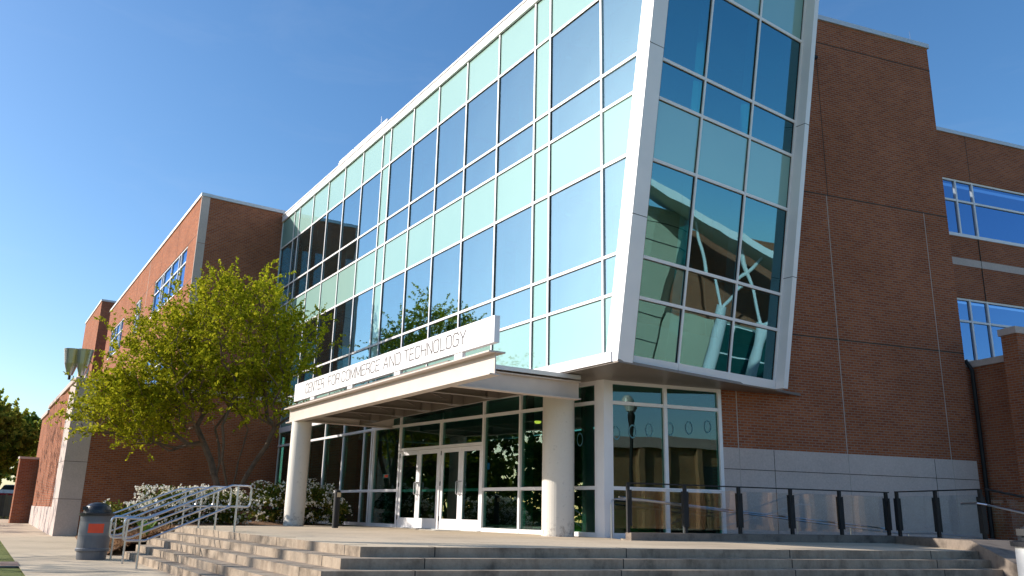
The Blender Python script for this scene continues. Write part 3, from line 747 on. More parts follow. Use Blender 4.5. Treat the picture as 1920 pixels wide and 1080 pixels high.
# floodlights on the low roof
for q, (du, dn) in enumerate(((.35, .9), (.72, .7))):
    p = L.pt(du - .45, dn, 5.66) ; fl = thing('roof_floodlight', ('left' if q == 0 else 'right') + ' of the two flared metal uplights on the low roof', 'floodlight', p, 'flared roof uplights')
    mb = MB(); N = 12
    for k in range(N):
        a, b = math.pi * (k / N) - 2.9, math.pi * ((k + 1) / N) - 2.9
        for (r0, z0), (r1, z1) in (((.10, .15), (.24, .6)), ((.24, .6), (.33, 1.15))):
            mb.face([(r0 * math.cos(a), r0 * math.sin(a), z0), (r0 * math.cos(b), r0 * math.sin(b), z0), (r1 * math.cos(b), r1 * math.sin(b), z1), (r1 * math.cos(a), r1 * math.sin(a), z1)], [(0, 0)] * 4, 0, True)
    mb.build('shade', STEEL, fl)
    MB().lathe((0, 0, 0), [(.05, 0), (.05, .3), (.09, .32)], 12).build('stem', BLACK, fl)

# ------------------------------------------------------------------ canopy (part of the building)
ca = MB()
y0 = -2.9
ca.box(A, -.40, 11.5, y0 - .12, y0 + .12, 3.62, 3.645); ca.box(A, -.46, 11.56, y0 - .18, y0 + .18, 4.03, 4.06); ca.box(A, -.40, 11.5, y0 - .012, y0 + .012, 3.645, 4.03)
for u in (1.42, 10.7):
    ca.box(A, u - .1, u + .1, y0 + .12, .4, 3.622, 3.647); ca.box(A, u - .1, u + .1, y0 + .18, .4, 4.0, 4.025); ca.box(A, u - .012, u + .012, y0 + .012, .4, 3.647, 4.0)
cano = ca.build('canopy_beam', BEAM, bld)
cb = MB()
for u in (2.7, 4.35, 6.0, 7.65, 9.3):
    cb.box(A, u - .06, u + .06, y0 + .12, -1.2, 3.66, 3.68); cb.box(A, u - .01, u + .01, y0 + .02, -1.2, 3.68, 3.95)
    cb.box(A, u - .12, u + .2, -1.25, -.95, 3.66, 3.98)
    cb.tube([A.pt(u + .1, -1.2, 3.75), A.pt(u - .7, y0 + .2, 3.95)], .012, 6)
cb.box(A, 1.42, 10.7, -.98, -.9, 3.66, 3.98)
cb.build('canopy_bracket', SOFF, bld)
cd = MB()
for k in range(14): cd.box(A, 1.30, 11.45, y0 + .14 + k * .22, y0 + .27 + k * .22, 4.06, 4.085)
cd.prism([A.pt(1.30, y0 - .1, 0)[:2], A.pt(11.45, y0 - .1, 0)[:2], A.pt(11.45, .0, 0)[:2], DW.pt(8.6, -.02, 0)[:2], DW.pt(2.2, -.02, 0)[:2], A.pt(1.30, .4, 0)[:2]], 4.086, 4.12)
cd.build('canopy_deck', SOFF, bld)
ce = MB(); ce.box(A, 1.26, 1.30, y0 + .1, .35, 4.06, 4.15); ce.build('canopy_edge', COPE, bld)

# sign standing on the canopy
sg = thing('building_sign', 'long white name sign standing above the entrance canopy', 'sign', A.pt(5.5, y0, 4.06))
o = MB().box(A, -.36, 11.2, y0 - .02, y0 + .10, 4.245, 4.765).build('sign_panel', WHITE); keep(o, sg)
for u in (9.65, 6.82, 3.96, 1.06):
    o = MB().box(A, u - .33 / 2, u + .33 / 2, y0 + .0, y0 + .08, 4.06, 4.25).build('sign_post', WHITE); keep(o, sg)
# thin squared lettering
G_ = {'C': [[(1, .82), (.82, 1), (.18, 1), (0, .82), (0, .18), (.18, 0), (.82, 0), (1, .18)]], 'E': [[(1, 1), (0, 1), (0, 0), (1, 0)], [(0, .52), (.85, .52)]],
      'N': [[(0, 0), (0, 1), (1, 0), (1, 1)]], 'T': [[(0, 1), (1, 1)], [(.5, 1), (.5, 0)]], 'R': [[(0, 0), (0, 1), (.82, 1), (1, .88), (1, .6), (.82, .48), (0, .48)], [(.6, .48), (1, .3), (1, 0)]],
      'F': [[(1, 1), (0, 1), (0, 0)], [(0, .5), (.85, .5)]], 'O': [[(.18, 0), (0, .18), (0, .82), (.18, 1), (.82, 1), (1, .82), (1, .18), (.82, 0), (.18, 0)]],
      'M': [[(0, 0), (0, 1), (.5, .12), (1, 1), (1, 0)]], 'A': [[(0, 0), (.5, 1), (1, 0)], [(.18, .33), (.82, .33)]], 'D': [[(0, 0), (0, 1), (.8, 1), (1, .8), (1, .2), (.8, 0), (0, 0)]],
      'H': [[(0, 0), (0, 1)], [(1, 0), (1, 1)], [(0, .5), (1, .5)]], 'L': [[(0, 1), (0, 0), (1, 0)]], 'G': [[(1, .82), (.82, 1), (.18, 1), (0, .82), (0, .18), (.18, 0), (.82, 0), (1, .18), (1, .48), (.55, .48)]],
      'Y': [[(0, 1), (.5, .45), (1, 1)], [(.5, .45), (.5, 0)]]}
txt = "CENTER FOR COMMERCE AND TECHNOLOGY"
zb, lh = 4.395, .265
wid = {'M': 1.3, 'L': .85, 'E': .9, 'F': .85, 'T': 1.0, ' ': .75}
hw = .0118
for word, uS, uE in (("CENTER", 10.2, 8.72), ("FOR", 8.36, 7.56), ("COMMERCE", 7.37, 4.95), ("AND", 4.70, 3.77), ("TECHNOLOGY", 3.57, .74)):
    gap = .32; tot = sum(wid.get(c, 1) + gap for c in word) - gap; sc1 = (uS - uE) / tot; u = uS; le_ = MB()
    for c in word:
        w_ = wid.get(c, 1) * sc1
        for pl in G_[c]:
            for (ax_, az), (bx_, bz) in zip(pl, pl[1:]):
                pa = (u - ax_ * w_, zb + az * lh); pb = (u - bx_ * w_, zb + bz * lh); d = math.dist(pa, pb); tx, tz = (pb[0] - pa[0]) / d * hw, (pb[1] - pa[1]) / d * hw
                q = [(pa[0] - tx - tz, pa[1] - tz + tx), (pb[0] + tx - tz, pb[1] + tz + tx), (pb[0] + tx + tz, pb[1] + tz - tx), (pa[0] - tx + tz, pa[1] - tz - tx)]
                le_.face([A.pt(a, y0 - .026, b) for a, b in q], [(0, 0)] * 4)
                for k in range(4):
                    l_ = (k + 1) % 4; le_.face([A.pt(q[k][0], y0 - .026, q[k][1]), A.pt(q[l_][0], y0 - .026, q[l_][1]), A.pt(q[l_][0], y0 - .0215, q[l_][1]), A.pt(q[k][0], y0 - .0215, q[k][1])], [(0, 0)] * 4)
        u -= w_ + gap * sc1
    keep(le_.build('lettering', INK), sg)

# ------------------------------------------------------------------ handrails on the left steps
def railpts(path, r=.09, n=5):
    out = []; m_ = len(path)
    for i in range(m_):
        p = Vector(path[i]); a = Vector(path[i - 1]); b = Vector(path[(i + 1) % m_])
        da, db = (a - p).normalized(), (b - p).normalized(); rr = min(r if abs(da.dot(db)) < .6 and not (abs(da.dot(db)) > .2) else .03, (a - p).length * .45, (b - p).length * .45)
        for k in range(n + 1):
            t = k / n; p0 = p + da * rr; p1 = p + db * rr
            out.append((p0 * (1 - t) ** 2 + p * 2 * t * (1 - t) + p1 * t * t))
    return out + [out[0]]
SF = Fr((0, 0), dA, nA)     # u along the step edge, n towards the plaza
lbl = ['farthest of the four steel handrails, beside the mulch bed', 'second handrail from the mulch bed', 'third handrail from the mulch bed', 'handrail nearest the viewer on the left steps']
for k, t in enumerate((22.55, 20.82, 19.3, 17.72)):
    b0 = SF.pt(t, 2.93, 0)
    h = thing('stair_handrail', lbl[k], 'handrail', b0, 'steel handrails on the left steps')
    sh = (.08, .15, .24, .3)[k]; P_ = lambda n_, z: Vector(SF.pt(t - sh * (4.72 - n_) / 1.79, n_, z)) - Vector(b0)
    path = [P_(2.62, .90), P_(3.02, .90), P_(4.58, 1.565), P_(5.0, 1.565), P_(5.0, 1.15), P_(4.58, 1.15), P_(3.02, .50), P_(2.62, .50)]
    MB().tube(railpts(path), .021, 10, cap=False).build('rail', STEEL, h)
    for n_, z0, z1 in ((2.93, 0, .9), (4.72, PZ, 1.565)):
        MB().tube([P_(n_, z0), P_(n_, z1)], .021, 10).build('post', STEEL, h)

# ------------------------------------------------------------------ glass guard on the kerb
gd = thing('glass_guardrail', 'long guardrail of clear glass panels between black posts on the kerb', 'guardrail', (*K0, .82))
KF = Fr(K0, Wd, (-Wd[1], Wd[0]))
LK = math.dist(K0, K1)
pu = [.0, 1.34, 2.68, 4.03, 5.37, 6.71]
dK = (K2[0] - K1[0], K2[1] - K1[1]); lk = math.hypot(*dK); KG = Fr((K1[0] + .03, K1[1] + .04), (dK[0] / lk, dK[1] / lk), (-dK[1] / lk, dK[0] / lk))
dK3 = (K3[0] - K2[0], K3[1] - K2[1]); l3 = math.hypot(*dK3); KH = Fr((K2[0] + .12, K2[1] + .02), (dK3[0] / l3, dK3[1] / l3), (-dK3[1] / l3, dK3[0] / l3))
def gpost(fr, u, n, zb_, zt_):
    mb = MB(); mb.box(fr, u - .03, u + .03, n - .03, n + .03, zb_, zt_); mb.box(fr, u - .055, u + .055, n - .045, n + .045, zb_ + .12, zt_ - .12)
    o = mb.build('guard_post', BLACK); keep(o, gd)
    c = MB(); c.box(fr, u - .012, u + .012, n - .052, n - .044, zt_ - .3, zt_ - .16); keep(c.build('clamp', COPE), o); o2 = c
    return o
def keep2(o, p): o.parent = p; o.matrix_parent_inverse = p.matrix_world.inverted() if 0 else Matrix.Identity(4)
bpy.context.view_layer.update()
for k, u in enumerate(pu):
    mb = MB()
    if k: mb.box(KF, u - .033, u + .033, .09, .15, .82, 1.785); mb.box(KF, u - .06, u + .06, .07, .17, .95, 1.66)
    else: mb.box(KF, u - .03, u + .03, .09, .15, .82, 1.79); mb.box(KF, u + .03, u + .07, .08, .16, .95, 1.66)
    mb.box(KF, u - .012, u + .012, .06, .069, 1.48, 1.62)
    keep(mb.build('guard_post', BLACK), gd)
for fr, u in ((KG, .15), (KG, lk * .52), (KG, lk - .02)):
    mb = MB(); mb.box(fr, u - .033, u + .033, -.03, .03, .82, 1.80); mb.box(fr, u - .06, u + .06, -.05, .05, .95, 1.66); keep(mb.build('guard_post', BLACK), gd)
mb = MB(); mb.box(KF, -.02, LK + .02, .1, .14, 1.78, 1.805); mb.box(KG, .1, lk, -.02, .02, 1.79, 1.815)
a = KH.pt(0, 0, 1.81); b = KH.pt(3.6, 0, 1.1); mb.tube([a, b], .022, 8)
keep(mb.build('top_rail', BLACK), gd)
for a_, b_ in zip(pu, pu[1:]):
    q = MB(); c = [(a_ + .07, .9), (b_ - .07, .9), (b_ - .07, 1.70), (a_ + .07, 1.70)]
    q.face([KF.pt(u, .11, z) for u, z in c], c); q.face([KF.pt(u, .122, z) for u, z in c][::-1], c); keep(q.build('guard_glass', GUARDG), gd)
for a_, b_ in ((.22, lk * .52 - .07), (lk * .52 + .07, lk - .09)):
    q = MB(); c = [(a_, .9), (b_, .9), (b_, 1.70), (a_, 1.70)]
    q.face([KG.pt(u, 0, z) for u, z in c], c); q.face([KG.pt(u, .012, z) for u, z in c][::-1], c); keep(q.build('guard_glass', GUARDG), gd)
q = MB(); c = [(.1, .9, 1.70), (1.6, .5, 1.38)]
q.face([KH.pt(.1, 0, .9), KH.pt(1.6, 0, .55), KH.pt(1.6, 0, 1.38), KH.pt(.1, 0, 1.70)], [(0, 0)] * 4); keep(q.build('guard_glass', GUARDG), gd)
# handrails fixed to the guard
mb = MB(); mb.tube([KF.pt(-.12, .28, 1.51), KF.pt(6.75, .28, .985)], .019, 8)
for u in pu[1:]: mb.tube([KF.pt(u, .14, 1.42 - .075 * u), KF.pt(u, .28, 1.49 - .0765 * u)], .01, 6)
keep(mb.build('ramp_rail', STEEL), gd)
mb = MB(); mb.tube([KG.pt(lk - .45, -.1, 1.52), KG.pt(lk, -.1, 1.53), KH.pt(.1, -.1, 1.50), KH.pt(3.6, -.1, .80)], .019, 8); keep(mb.build('stair_rail', STEEL), gd)
wr = thing('ramp_handrail', 'steel handrail on its own posts along the ramp by the brick tower', 'handrail', W.pt(.1, -.5, PZ))
mb = MB(); mb.tube([W.pt(-.05, -.5, PZ), W.pt(-.05, -.5, 1.40), W.pt(-.02, -.5, 1.47), W.pt(.06, -.5, 1.49), W.pt(.9, -.5, 1.46), W.pt(7.8, -.5, .87), W.pt(9.2, -.5, .87), W.pt(11.2, -.9, .72)], .02, 8); keep(mb.build('rail', STEEL), wr)
for u in (1.75, 3.3, 4.85, 6.4, 8.2, 9.8):
    z = 1.46 - .0855 * (u - .9) if u < 7.8 else .87 - (.06 if u > 9 else 0)
    keep(MB().tube([W.pt(u, -.5 - (.1 if u > 9 else 0), -.0), W.pt(u, -.5 - (.1 if u > 9 else 0), z)], .017, 8).build('post', STEEL), wr)

# ------------------------------------------------------------------ bins, bollard
def binobj(loc, label, body, rot=0):
    t = thing('litter_bin', label, 'trash bin', loc)
    MB().lathe((0, 0, 0), [(0, .001), (.29, .001), (.30, .16), (.335, .18), (.335, .22), (.318, .24), (.318, .92), (0, .92)], 36).build('body', body, t)
    lid = MB().lathe((0, 0, 0), [(.30, .90), (.355, .905), (.36, .955), (.28, .965), (.272, 1.03), (.235, 1.10), (.16, 1.155), (.07, 1.178), (0, 1.18)], 36)
    lo_ = lid.build('lid', LID, t)
    a = R(205 + rot); f = MB(); c_, s__ = math.cos(a), math.sin(a)
    ff = Fr((0, 0), (-s__, c_), (-c_, -s__)); f.box(ff, -.14, .14, -.30, -.2, 1.02, 1.09); f.build('flap', LID, lo_)
    lb_ = MB(); N = 8; a0, a1 = R(-90 + rot), R(-34 + rot)
    for k in range(N):
        x, y = a0 + (a1 - a0) * k / N, a0 + (a1 - a0) * (k + 1) / N; r_ = .322
        lb_.face([(r_ * math.cos(x), r_ * math.sin(x), .55), (r_ * math.cos(y), r_ * math.sin(y), .55), (r_ * math.cos(y), r_ * math.sin(y), .74), (r_ * math.cos(x), r_ * math.sin(x), .74)], [(0, 0)] * 4)
    return t, lb_
t, lb_ = binobj((-8.87, 18.8, 0), 'grey litter bin with black dome lid and red label beside the handrails', BIN)
lb_.build('label_panel', REDP, t)
band = MB().lathe((0, 0, 0), [(.3195, .50), (.3195, .78)], 36); band.build('band', plain('pale_grey_band', (.16, .165, .175), .5), t)
t, lb_ = binobj((5.82, 9.35, 0), 'pale litter bin with black lid cut by the right edge of the photo', BINW)
bo = thing('bollard_light', 'black path light post with tan lamp face beside the flowering shrubs', 'bollard', (-4.587, 23.24, PZ))
MB().lathe((0, 0, 0), [(.085, 0), (.085, .93), (.075, .97), (.04, .995), (0, 1.0)], 24).build('post', BLACK, bo)
x = MB(); x.box(W0, .02, .11, -.13, -.04, .80, .92); x.build('lamp_face', plain('tan_lens', (.5, .36, .2), .4), bo)

# ------------------------------------------------------------------ vegetation
def grow(base, stems, pts, rnd, bias=.35, wob=.18, step=.45):
    nodes = []; par = []; plen = []
    for st_ in stems:
        last = -1
        for k, p in enumerate(st_):
            if last < 0: nodes.append(p); par.append(-1); plen.append(0); last = len(nodes) - 1
            else:
                a = np.array(nodes[last]); b = np.array(p); n_ = max(1, int(np.linalg.norm(b - a) / step))
                for q in range(1, n_ + 1):
                    x = a + (b - a) * q / n_ + rnd.normal(size=3) * .04
                    nodes.append(x); par.append(last); plen.append(plen[last] + step); last = len(nodes) - 1
    pts = pts[np.argsort(np.linalg.norm(pts - np.array(base), axis=1) + rnd.uniform(0, .8, len(pts)))]
    cap = len(nodes) + len(pts) * 12; NP = np.zeros((cap, 3)); NP[:len(nodes)] = np.array(nodes); PL = np.zeros(cap); PL[:len(nodes)] = plen; PA = list(par); cnt = len(nodes); tips = []
    first = 3
    for p in pts:
        d = np.linalg.norm(NP[:cnt] - p, axis=1); cost = d + bias * PL[:cnt] + np.where(NP[:cnt, 2] > p[2] + .1, 1.0, 0); cost[:first] += 5
        j = int(np.argmin(cost)); a = NP[j].copy(); dist = d[j]; n_ = min(11, max(1, int(dist / step))); last = j
        side = rnd.normal(size=3) * wob * dist
        for q in range(1, n_ + 1):
            t = q / n_; x = a + (p - a) * t + side * math.sin(math.pi * t) * .5 + np.array([0, 0, -.08 * dist * math.sin(math.pi * t)])
            NP[cnt] = x; PL[cnt] = PL[last] + dist / n_; PA.append(last); last = cnt; cnt += 1
        tips.append(last)
    return NP[:cnt], PA, tips
def radii(PA, tips, n, r0, rmax, e=2.3):
    w = np.zeros(n); 
    for t in tips: w[t] += 1
    for i in range(n - 1, -1, -1):
        if PA[i] >= 0: w[PA[i]] += max(w[i], .5)
    return np.minimum(rmax, r0 * np.power(np.maximum(w, .5), 1 / e))
def branchmesh(NP, PA, rad, mat, parent, minr=0, name='trunk'):
    mb = MB()
    for i in range(len(NP)):
        j = PA[i]
        if j < 0: continue
        r1, r0 = rad[i], min(rad[j], rad[i] * 1.6)
        seg = 8 if r1 > .05 else 5 if r1 > .018 else 3
        mb.tube([NP[j], NP[i]], [r0, r1], seg, cap=False)
    return mb.build(name, mat, parent)
def tree(name, label, cat, base, stems, pts, rnd, leafm, bark, nleaf, lsize, spread, r0=.006, rmax=.14, e=2.2, asp=.5, up=.35, group=None, step=.45, bias=.35):
    t = thing(name, label, cat, base, group)
    NP, PA, tips = grow(base, stems, pts, rnd, step=step, bias=bias); rad = radii(PA, tips, len(NP), r0, rmax, e)
    keep(branchmesh(NP, PA, rad, bark, None), t)
    # leaf sprays along drooping or rising twigs
    tp = NP[tips]; pd = tp - NP[[PA[i] for i in tips]]; pd = unit(pd); k = nleaf
    d = unit(pd[:, None, :].repeat(3, 1).reshape(-1, 3) + rnd.normal(size=(len(tp) * 3, 3)) * .55 + [0, 0, up]); o_ = tp[:, None, :].repeat(3, 1).reshape(-1, 3)
    L_ = rnd.uniform(.5, 1.1, (len(d), 1)) * spread
    tw_ = MB()
    kk = max(2, k // 3); tt = rnd.uniform(0, 1, (len(d), kk, 1)); cen = o_[:, None, :] + d[:, None, :] * L_[:, None, :] * tt + rnd.normal(size=(len(d), kk, 3)) * .042 * spread * (1.3 - tt) - np.array([0, 0, .18]) * spread * tt ** 2
    cen = cen.reshape(-1, 3); ax, ay = rndleaf(cen, lsize, .4, asp, rnd)
    keep(quads('crown', cen, ax, ay, leafm), t)
    return t
# crape myrtle in the bed
rn = np.random.default_rng(11)
TB = np.array([-9.2, 28.3, .55])
def ell(c, r, n, rnd, shell=.0):
    p = rnd.normal(size=(n, 3)); p = unit(p) * (rnd.uniform(shell, 1, (n, 1)) ** (1 / 2.4)); return np.array(c) + p * np.array(r)
pts = np.concatenate([ell((-9.65, 28.3, 6.5), (2.65, 2.4, 2.3), 400, rn, .15), ell((-12.5, 28.3, 4.2), (2.0, 2.0, 1.2), 185, rn, .1), ell((-11.4, 28.3, 5.0), (1.9, 2.0, 1.5), 120, rn, .1),
                      ell((-12.1, 28.3, 6.5), (1.5, 1.6, 1.0), 50, rn, .2), ell((-7.25, 28.3, 6.4), (1.15, 1.5, 1.5), 36, rn, .1), ell((-8.2, 28.3, 4.6), (1.3, 1.5, 1.0), 50, rn, .1)])
pts = pts[(pts[:, 2] > 2.85) & ~((pts[:, 0] > -8.2) & (pts[:, 2] < 3.9))]
sp_pts = np.array([(-8.7, 28.2, 9.1), (-8.4, 28.0, 8.7), (-7.9, 27.8, 8.2), (-6.5, 27.6, 7.4), (-6.7, 27.8, 6.1), (-11.6, 28, 8.3), (-13.4, 28, 5.9), (-13.6, 28.2, 4.5), (-6.5, 28, 5.1)])
pts = np.concatenate([pts, sp_pts])
stems = []
for dx, dy, ax_, ay_ in ((-.10, .1, -1.25, .2), (.05, -.1, -.25, -.4), (.0, .12, .35, .4), (.14, .0, 1.15, .1), (-.12, -.05, -.7, .6)):
    b0_ = TB + [dx, dy, 0]; stems.append([b0_, b0_ + [ax_ * .22, ay_ * .2, 1.1], b0_ + [ax_ * .55, ay_ * .6, 2.1], b0_ + [ax_, ay_, 3.2]])
tree('crape_myrtle_tree', 'yellow-green multi-stemmed tree in the mulch bed before the low brick wall', 'tree', tuple(TB), stems, pts, rn, LEAFY, BARK, 78, .042, 1.05, r0=.0075, rmax=.13, e=2.3, up=.45)
# trees off the left edge: they throw the streaked shadows and stand in the door reflections
def bigtree(name, label, base, h, r, seed, leafm, n=260, nleaf=30, ls=.1, low=.35, group=None, spread=1.2, rmax=.28):
    rn = np.random.default_rng(seed); base = np.array(base, float)
    c = base + [0, 0, h * (low + 1) / 2]
    pts = ell(c, (r, r, h * (1 - low) / 2), n, rn, .25)
    for q in range(4):
        a = rn.uniform(0, 6.28); pts = np.concatenate([pts, ell(c + [r * .7 * math.cos(a), r * .7 * math.sin(a), rn.uniform(-.25, .3) * h * .5], (r * .45, r * .45, h * .16), n // 8, rn)])
    stems = [[base, base + [.1, 0, h * .18], base + [.05, .1, h * .3]]]
    for q in range(5):
        a = q * 1.256 + rn.uniform(0, .6); s0 = base + [.1, 0, h * .2]; stems.append([s0, s0 + [r * .3 * math.cos(a), r * .3 * math.sin(a), h * .16], s0 + [r * .6 * math.cos(a), r * .6 * math.sin(a), h * .3]])
    return tree(name, label, 'tree', tuple(base), stems, pts, rn, leafm, BARKD, nleaf, ls, spread, r0=.012, rmax=rmax, e=2.1, asp=.6, up=.1, group=group, step=.8)
bigtree('lawn_tree', 'sparse young tree on the lawn left of the pavement', (-25, 17.2, 0), 9.5, 4.6, 3, LEAFY, 120, 9, .07)
bigtree('lawn_tree', 'sparse tree on the lawn beside the far end of the pavement', (-35, 37, 0), 12, 5.0, 4, LEAFG, 110, 10, .09)
bigtree('unseen_shade_tree', 'tall high-crowned tree added outside the frame to shade the right steps and plaza', (-30, 15.3, 0), 19.0, 2.3, 31, LEAFG, 150, 40, .14, .82, None, 1.2, .22)  # added out of view, crown height set to shade the right plaza
bigtree('oak_tree', 'broad green oak at the left edge beyond the brick fin wall', (-43, 64, .1), 9.0, 6.0, 7, LEAFO, 420, 66, .17, .22, None, 1.7, .38)
bigtree('oak_tree', 'smaller oak standing further back behind the brick fin wall', (-44, 92, 1.4), 7.5, 6.0, 8, LEAFO, 240, 50, .2, .2, None, 1.8, .3)
bigtree('oak_tree', 'green tree across the parking area, left of the brick fin wall', (-66, 104, 1.4), 12, 8.0, 9, LEAFO, 240, 50, .24, .15, None, 2.0, .3)
# dark wood line off the left edge, mirrored in the doors
src = bigtree('woodland_tree', 'broad dark tree of the wood line left of the lawn, outside the frame', (-62, 12, 0), 12.5, 6.5, 21, LEAFG, 260, 40, .2, .08, 'wood line trees left of the lawn', 1.8, .35)
for q, (x, y, rz) in enumerate(((-64, 23, 40), (-66, 34, 80), (-61, 2, 130), (-70, 45, 200), (-60, -9, 260), (-58, -20, 300), (-78, 52, 20))):
    c_ = src.copy(); col.objects.link(c_); c_.location = (x, y, 0); c_.rotation_euler.z = R(rz)
    for ch in src.children:
        d_ = ch.copy(); col.objects.link(d_); d_.parent = c_
ug = np.column_stack([rng.uniform(-66, -58, 5200), rng.uniform(-30, 62, 5200), rng.uniform(0, 1, 5200) ** 1.3 * 4.5]); ax, ay = rndleaf(ug, .32, .2, .6)
o = quads('woodland_undergrowth', ug, ax, ay, LEAFG, kind='stuff')
# flowering shrubs
def shrub(c, r, seed, label, nl=3800, fl=260, fs=.024):
    rn = np.random.default_rng(seed); t = thing('flowering_shrub', label, 'shrub', c, 'white flowering shrubs'); cz = np.array([0, 0, r[2] * .95])
    def pos(n, sh):
        d = unit(rn.normal(size=(n, 3))); d[:, 2] = np.abs(d[:, 2] + .15) * np.sign(d[:, 2] + .45); k = rn.uniform(sh, 1, (n, 1))
        lump = 1 + .22 * np.sin(d[:, :1] * 5 + seed) * np.cos(d[:, 1:2] * 6 + seed * 2) + .12 * np.sin(d[:, 2:3] * 9)
        return cz + d * k * lump * np.array(r)
    p = pos(nl, .45); p = p[p[:, 2] > .02]; ax, ay = rndleaf(p, .045, .4, .45, rn); quads('foliage', p, ax, ay, LEAFD, t)
    f = pos(int(fl * 1.5), .88); f = f[f[:, 2] > .25 * r[2]]; f = f + unit(f - cz) * .04
    f = (f[:, None, :] + rn.normal(size=(len(f), 5, 3)) * .032).reshape(-1, 3); ax, ay = rndleaf(f, fs, .3, .9, rn); quads('blossom', f, ax, ay, PETAL, t)
    mb = MB()
    for q in range(9):
        a = rn.uniform(0, 6.28); mb.tube([(0, 0, 0), (r[0] * .3 * math.cos(a), r[1] * .3 * math.sin(a), r[2] * .8), (r[0] * .7 * math.cos(a), r[1] * .7 * math.sin(a), r[2] * 1.4)], [.015, .01, .004], 5)
    mb.build('stem', BARKD, t)
shrub((-10.75, 23.9, .12), (.72, .7, .52), 1, 'small flowering shrub directly behind the grey litter bin', 2200, 70)
shrub((-9.25, 24.3, .5), (1.15, 1.0, .55), 2, 'white flowering shrub behind the four handrails, thick with blossom', 4200, 520)
shrub((-8.1, 24.6, .6), (.8, .8, .48), 3, 'shrub at the inner end of the handrails with fewer flowers', 3000, 150)
shrub((-7.35, 27.0, .62), (.8, .8, .62), 4, 'flowering shrub just left of the slim canopy column', 3400, 130)
shrub((-6.1, 26.9, .64), (.75, .75, .62), 5, 'flowering shrub between the slim column and the path light', 3600, 190)
shrub((-5.2, 26.6, .64), (.35, .4, .40), 6, 'small flowering shrub right of the path light', 900, 26)
# grassy tufts in the bed
for q, (x, y, z) in enumerate(((-8.95, 21.6, .42), (-8.6, 25.9, .6), (-8.0, 25.6, .6))):
    rn = np.random.default_rng(40 + q); n_ = 90; mb = MB()
    for k in range(n_):
        a = rn.uniform(0, 6.28); l = rn.uniform(.2, .42); b0_ = Vector((x + .06 * math.cos(a), y + .06 * math.sin(a), z)); tip = b0_ + Vector((l * .6 * math.cos(a), l * .6 * math.sin(a), l)); s__ = Vector((-math.sin(a), math.cos(a), 0)) * .012
        mid = b0_ * .45 + tip * .55 + Vector((0, 0, .06)); mb.face([b0_ - s__, b0_ + s__, mid + s__, mid - s__], [(0, 0)] * 4); mb.face([mid - s__, mid + s__, tip], [(0, 0)] * 3)
    o = mb.build('grass_tuft', plain('tuft%d' % q, (.16, .28, .03), .8)); o['category'] = 'plant'; o['group'] = 'green tufts in the mulch bed'
    o['label'] = ('bright green grassy tuft beside the end of the steps', 'low green tuft at the foot of the shrub left of the slim column', 'low green tuft between the handrail shrub and the slim column')[q]

# ------------------------------------------------------------------ far left: fence, parked cars
fe = thing('wooden_fence', 'dark wooden fence panels at the far left below the parked cars', 'fence', (-40, 60, .1))
for k in range(9):
    x = -38.2 + k * -1.85 + 4; mb = MB()
    for q in range(9): mb.box(W0, x + q * .2, x + q * .2 + .185, 59.0, 59.03, .25, 1.62 + .01 * ((q * 7) % 3))
    mb.box(W0, x - .05, x + .05, 58.98, 59.1, .1, 1.7)
    keep(mb.build('fence_panel', plain('fence_wood%d' % k, (.10, .075, .05) if k % 2 else (.17, .13, .08), .9)), fe)
def car(loc, rot, label, c_top, c_low, pickup=False):
    t = thing('parked_car', label, 'car', loc, 'cars in the parking area'); t.rotation_euler.z = R(rot)
    w = .9
    low = [(-2.3, .35), (-2.35, .7), (2.3, .65), (2.35, .35)]; top = [(-2.35, .7), (-2.25, 1.0), (-1.3, 1.05), (1.1, 1.0), (2.1, .88), (2.3, .65)]
    def ext(pr, w0, w1, mat, name, par=t):
        mb = MB(); n_ = len(pr)
        mb.face([(x, -w1, z) for x, z in pr], [(0, 0)] * n_); mb.face([(x, w1, z) for x, z in pr][::-1], [(0, 0)] * n_)
        for i in range(n_):
            j = (i + 1) % n_; mb.face([(pr[i][0], -w1, pr[i][1]), (pr[i][0], w1, pr[i][1]), (pr[j][0], w1, pr[j][1]), (pr[j][0], -w1, pr[j][1])], [(0, 0)] * 4)
        return mb.build(name, mat, par)
    ext(low, w, w, c_low, 'lower_body'); ext(top, w, w, c_top, 'upper_body')
    cab = [(-.6 if pickup else -2.0, 1.0), (-.3 if pickup else -1.6, 1.48), (.6, 1.5), (1.25, 1.0)]
    ext(cab, .75, .76, GLASSC, 'windows'); ext([(-.25 if pickup else -1.55, 1.47), (-.2 if pickup else -1.5, 1.53), (.5, 1.54), (.62, 1.48)], .7, .72, c_top, 'roof')
    for x in (-1.45, 1.45):
        for s__ in (-1, 1):
            mb = MB(); mb.tube([(x, s__ * .92, .34), (x, s__ * .70, .34)], .34, 18); wo_ = mb.build('wheel', BLACK, t)
            MB().tube([(x, s__ * .93, .34), (x, s__ * .90, .34)], .2, 12).build('rim', STEEL, wo_)
    for s__ in (-1, 1): mb = MB(); mb.box(W0, 2.2, 2.36, s__ * .62 - .15, s__ * .62 + .15, .62, .78); mb.build('headlight', WHITE, t)
    return t
GLASSC = plain('car_glass', (.02, .025, .03), .08)
RED = plain('car_red', (.32, .01, .02), .25); WHT = plain('car_white', (.7, .7, .72), .25); NAVY = plain('car_navy', (.02, .03, .06), .25); SILV = plain('car_silver', (.4, .41, .43), .3, .5)
car((-52.3, 90.5, 1.42), 12, 'white over red pickup truck parked beyond the fence', WHT, RED, True)
car((-57.8, 94.0, 1.5), 10, 'dark blue car parked left of the white and red pickup', NAVY, NAVY)
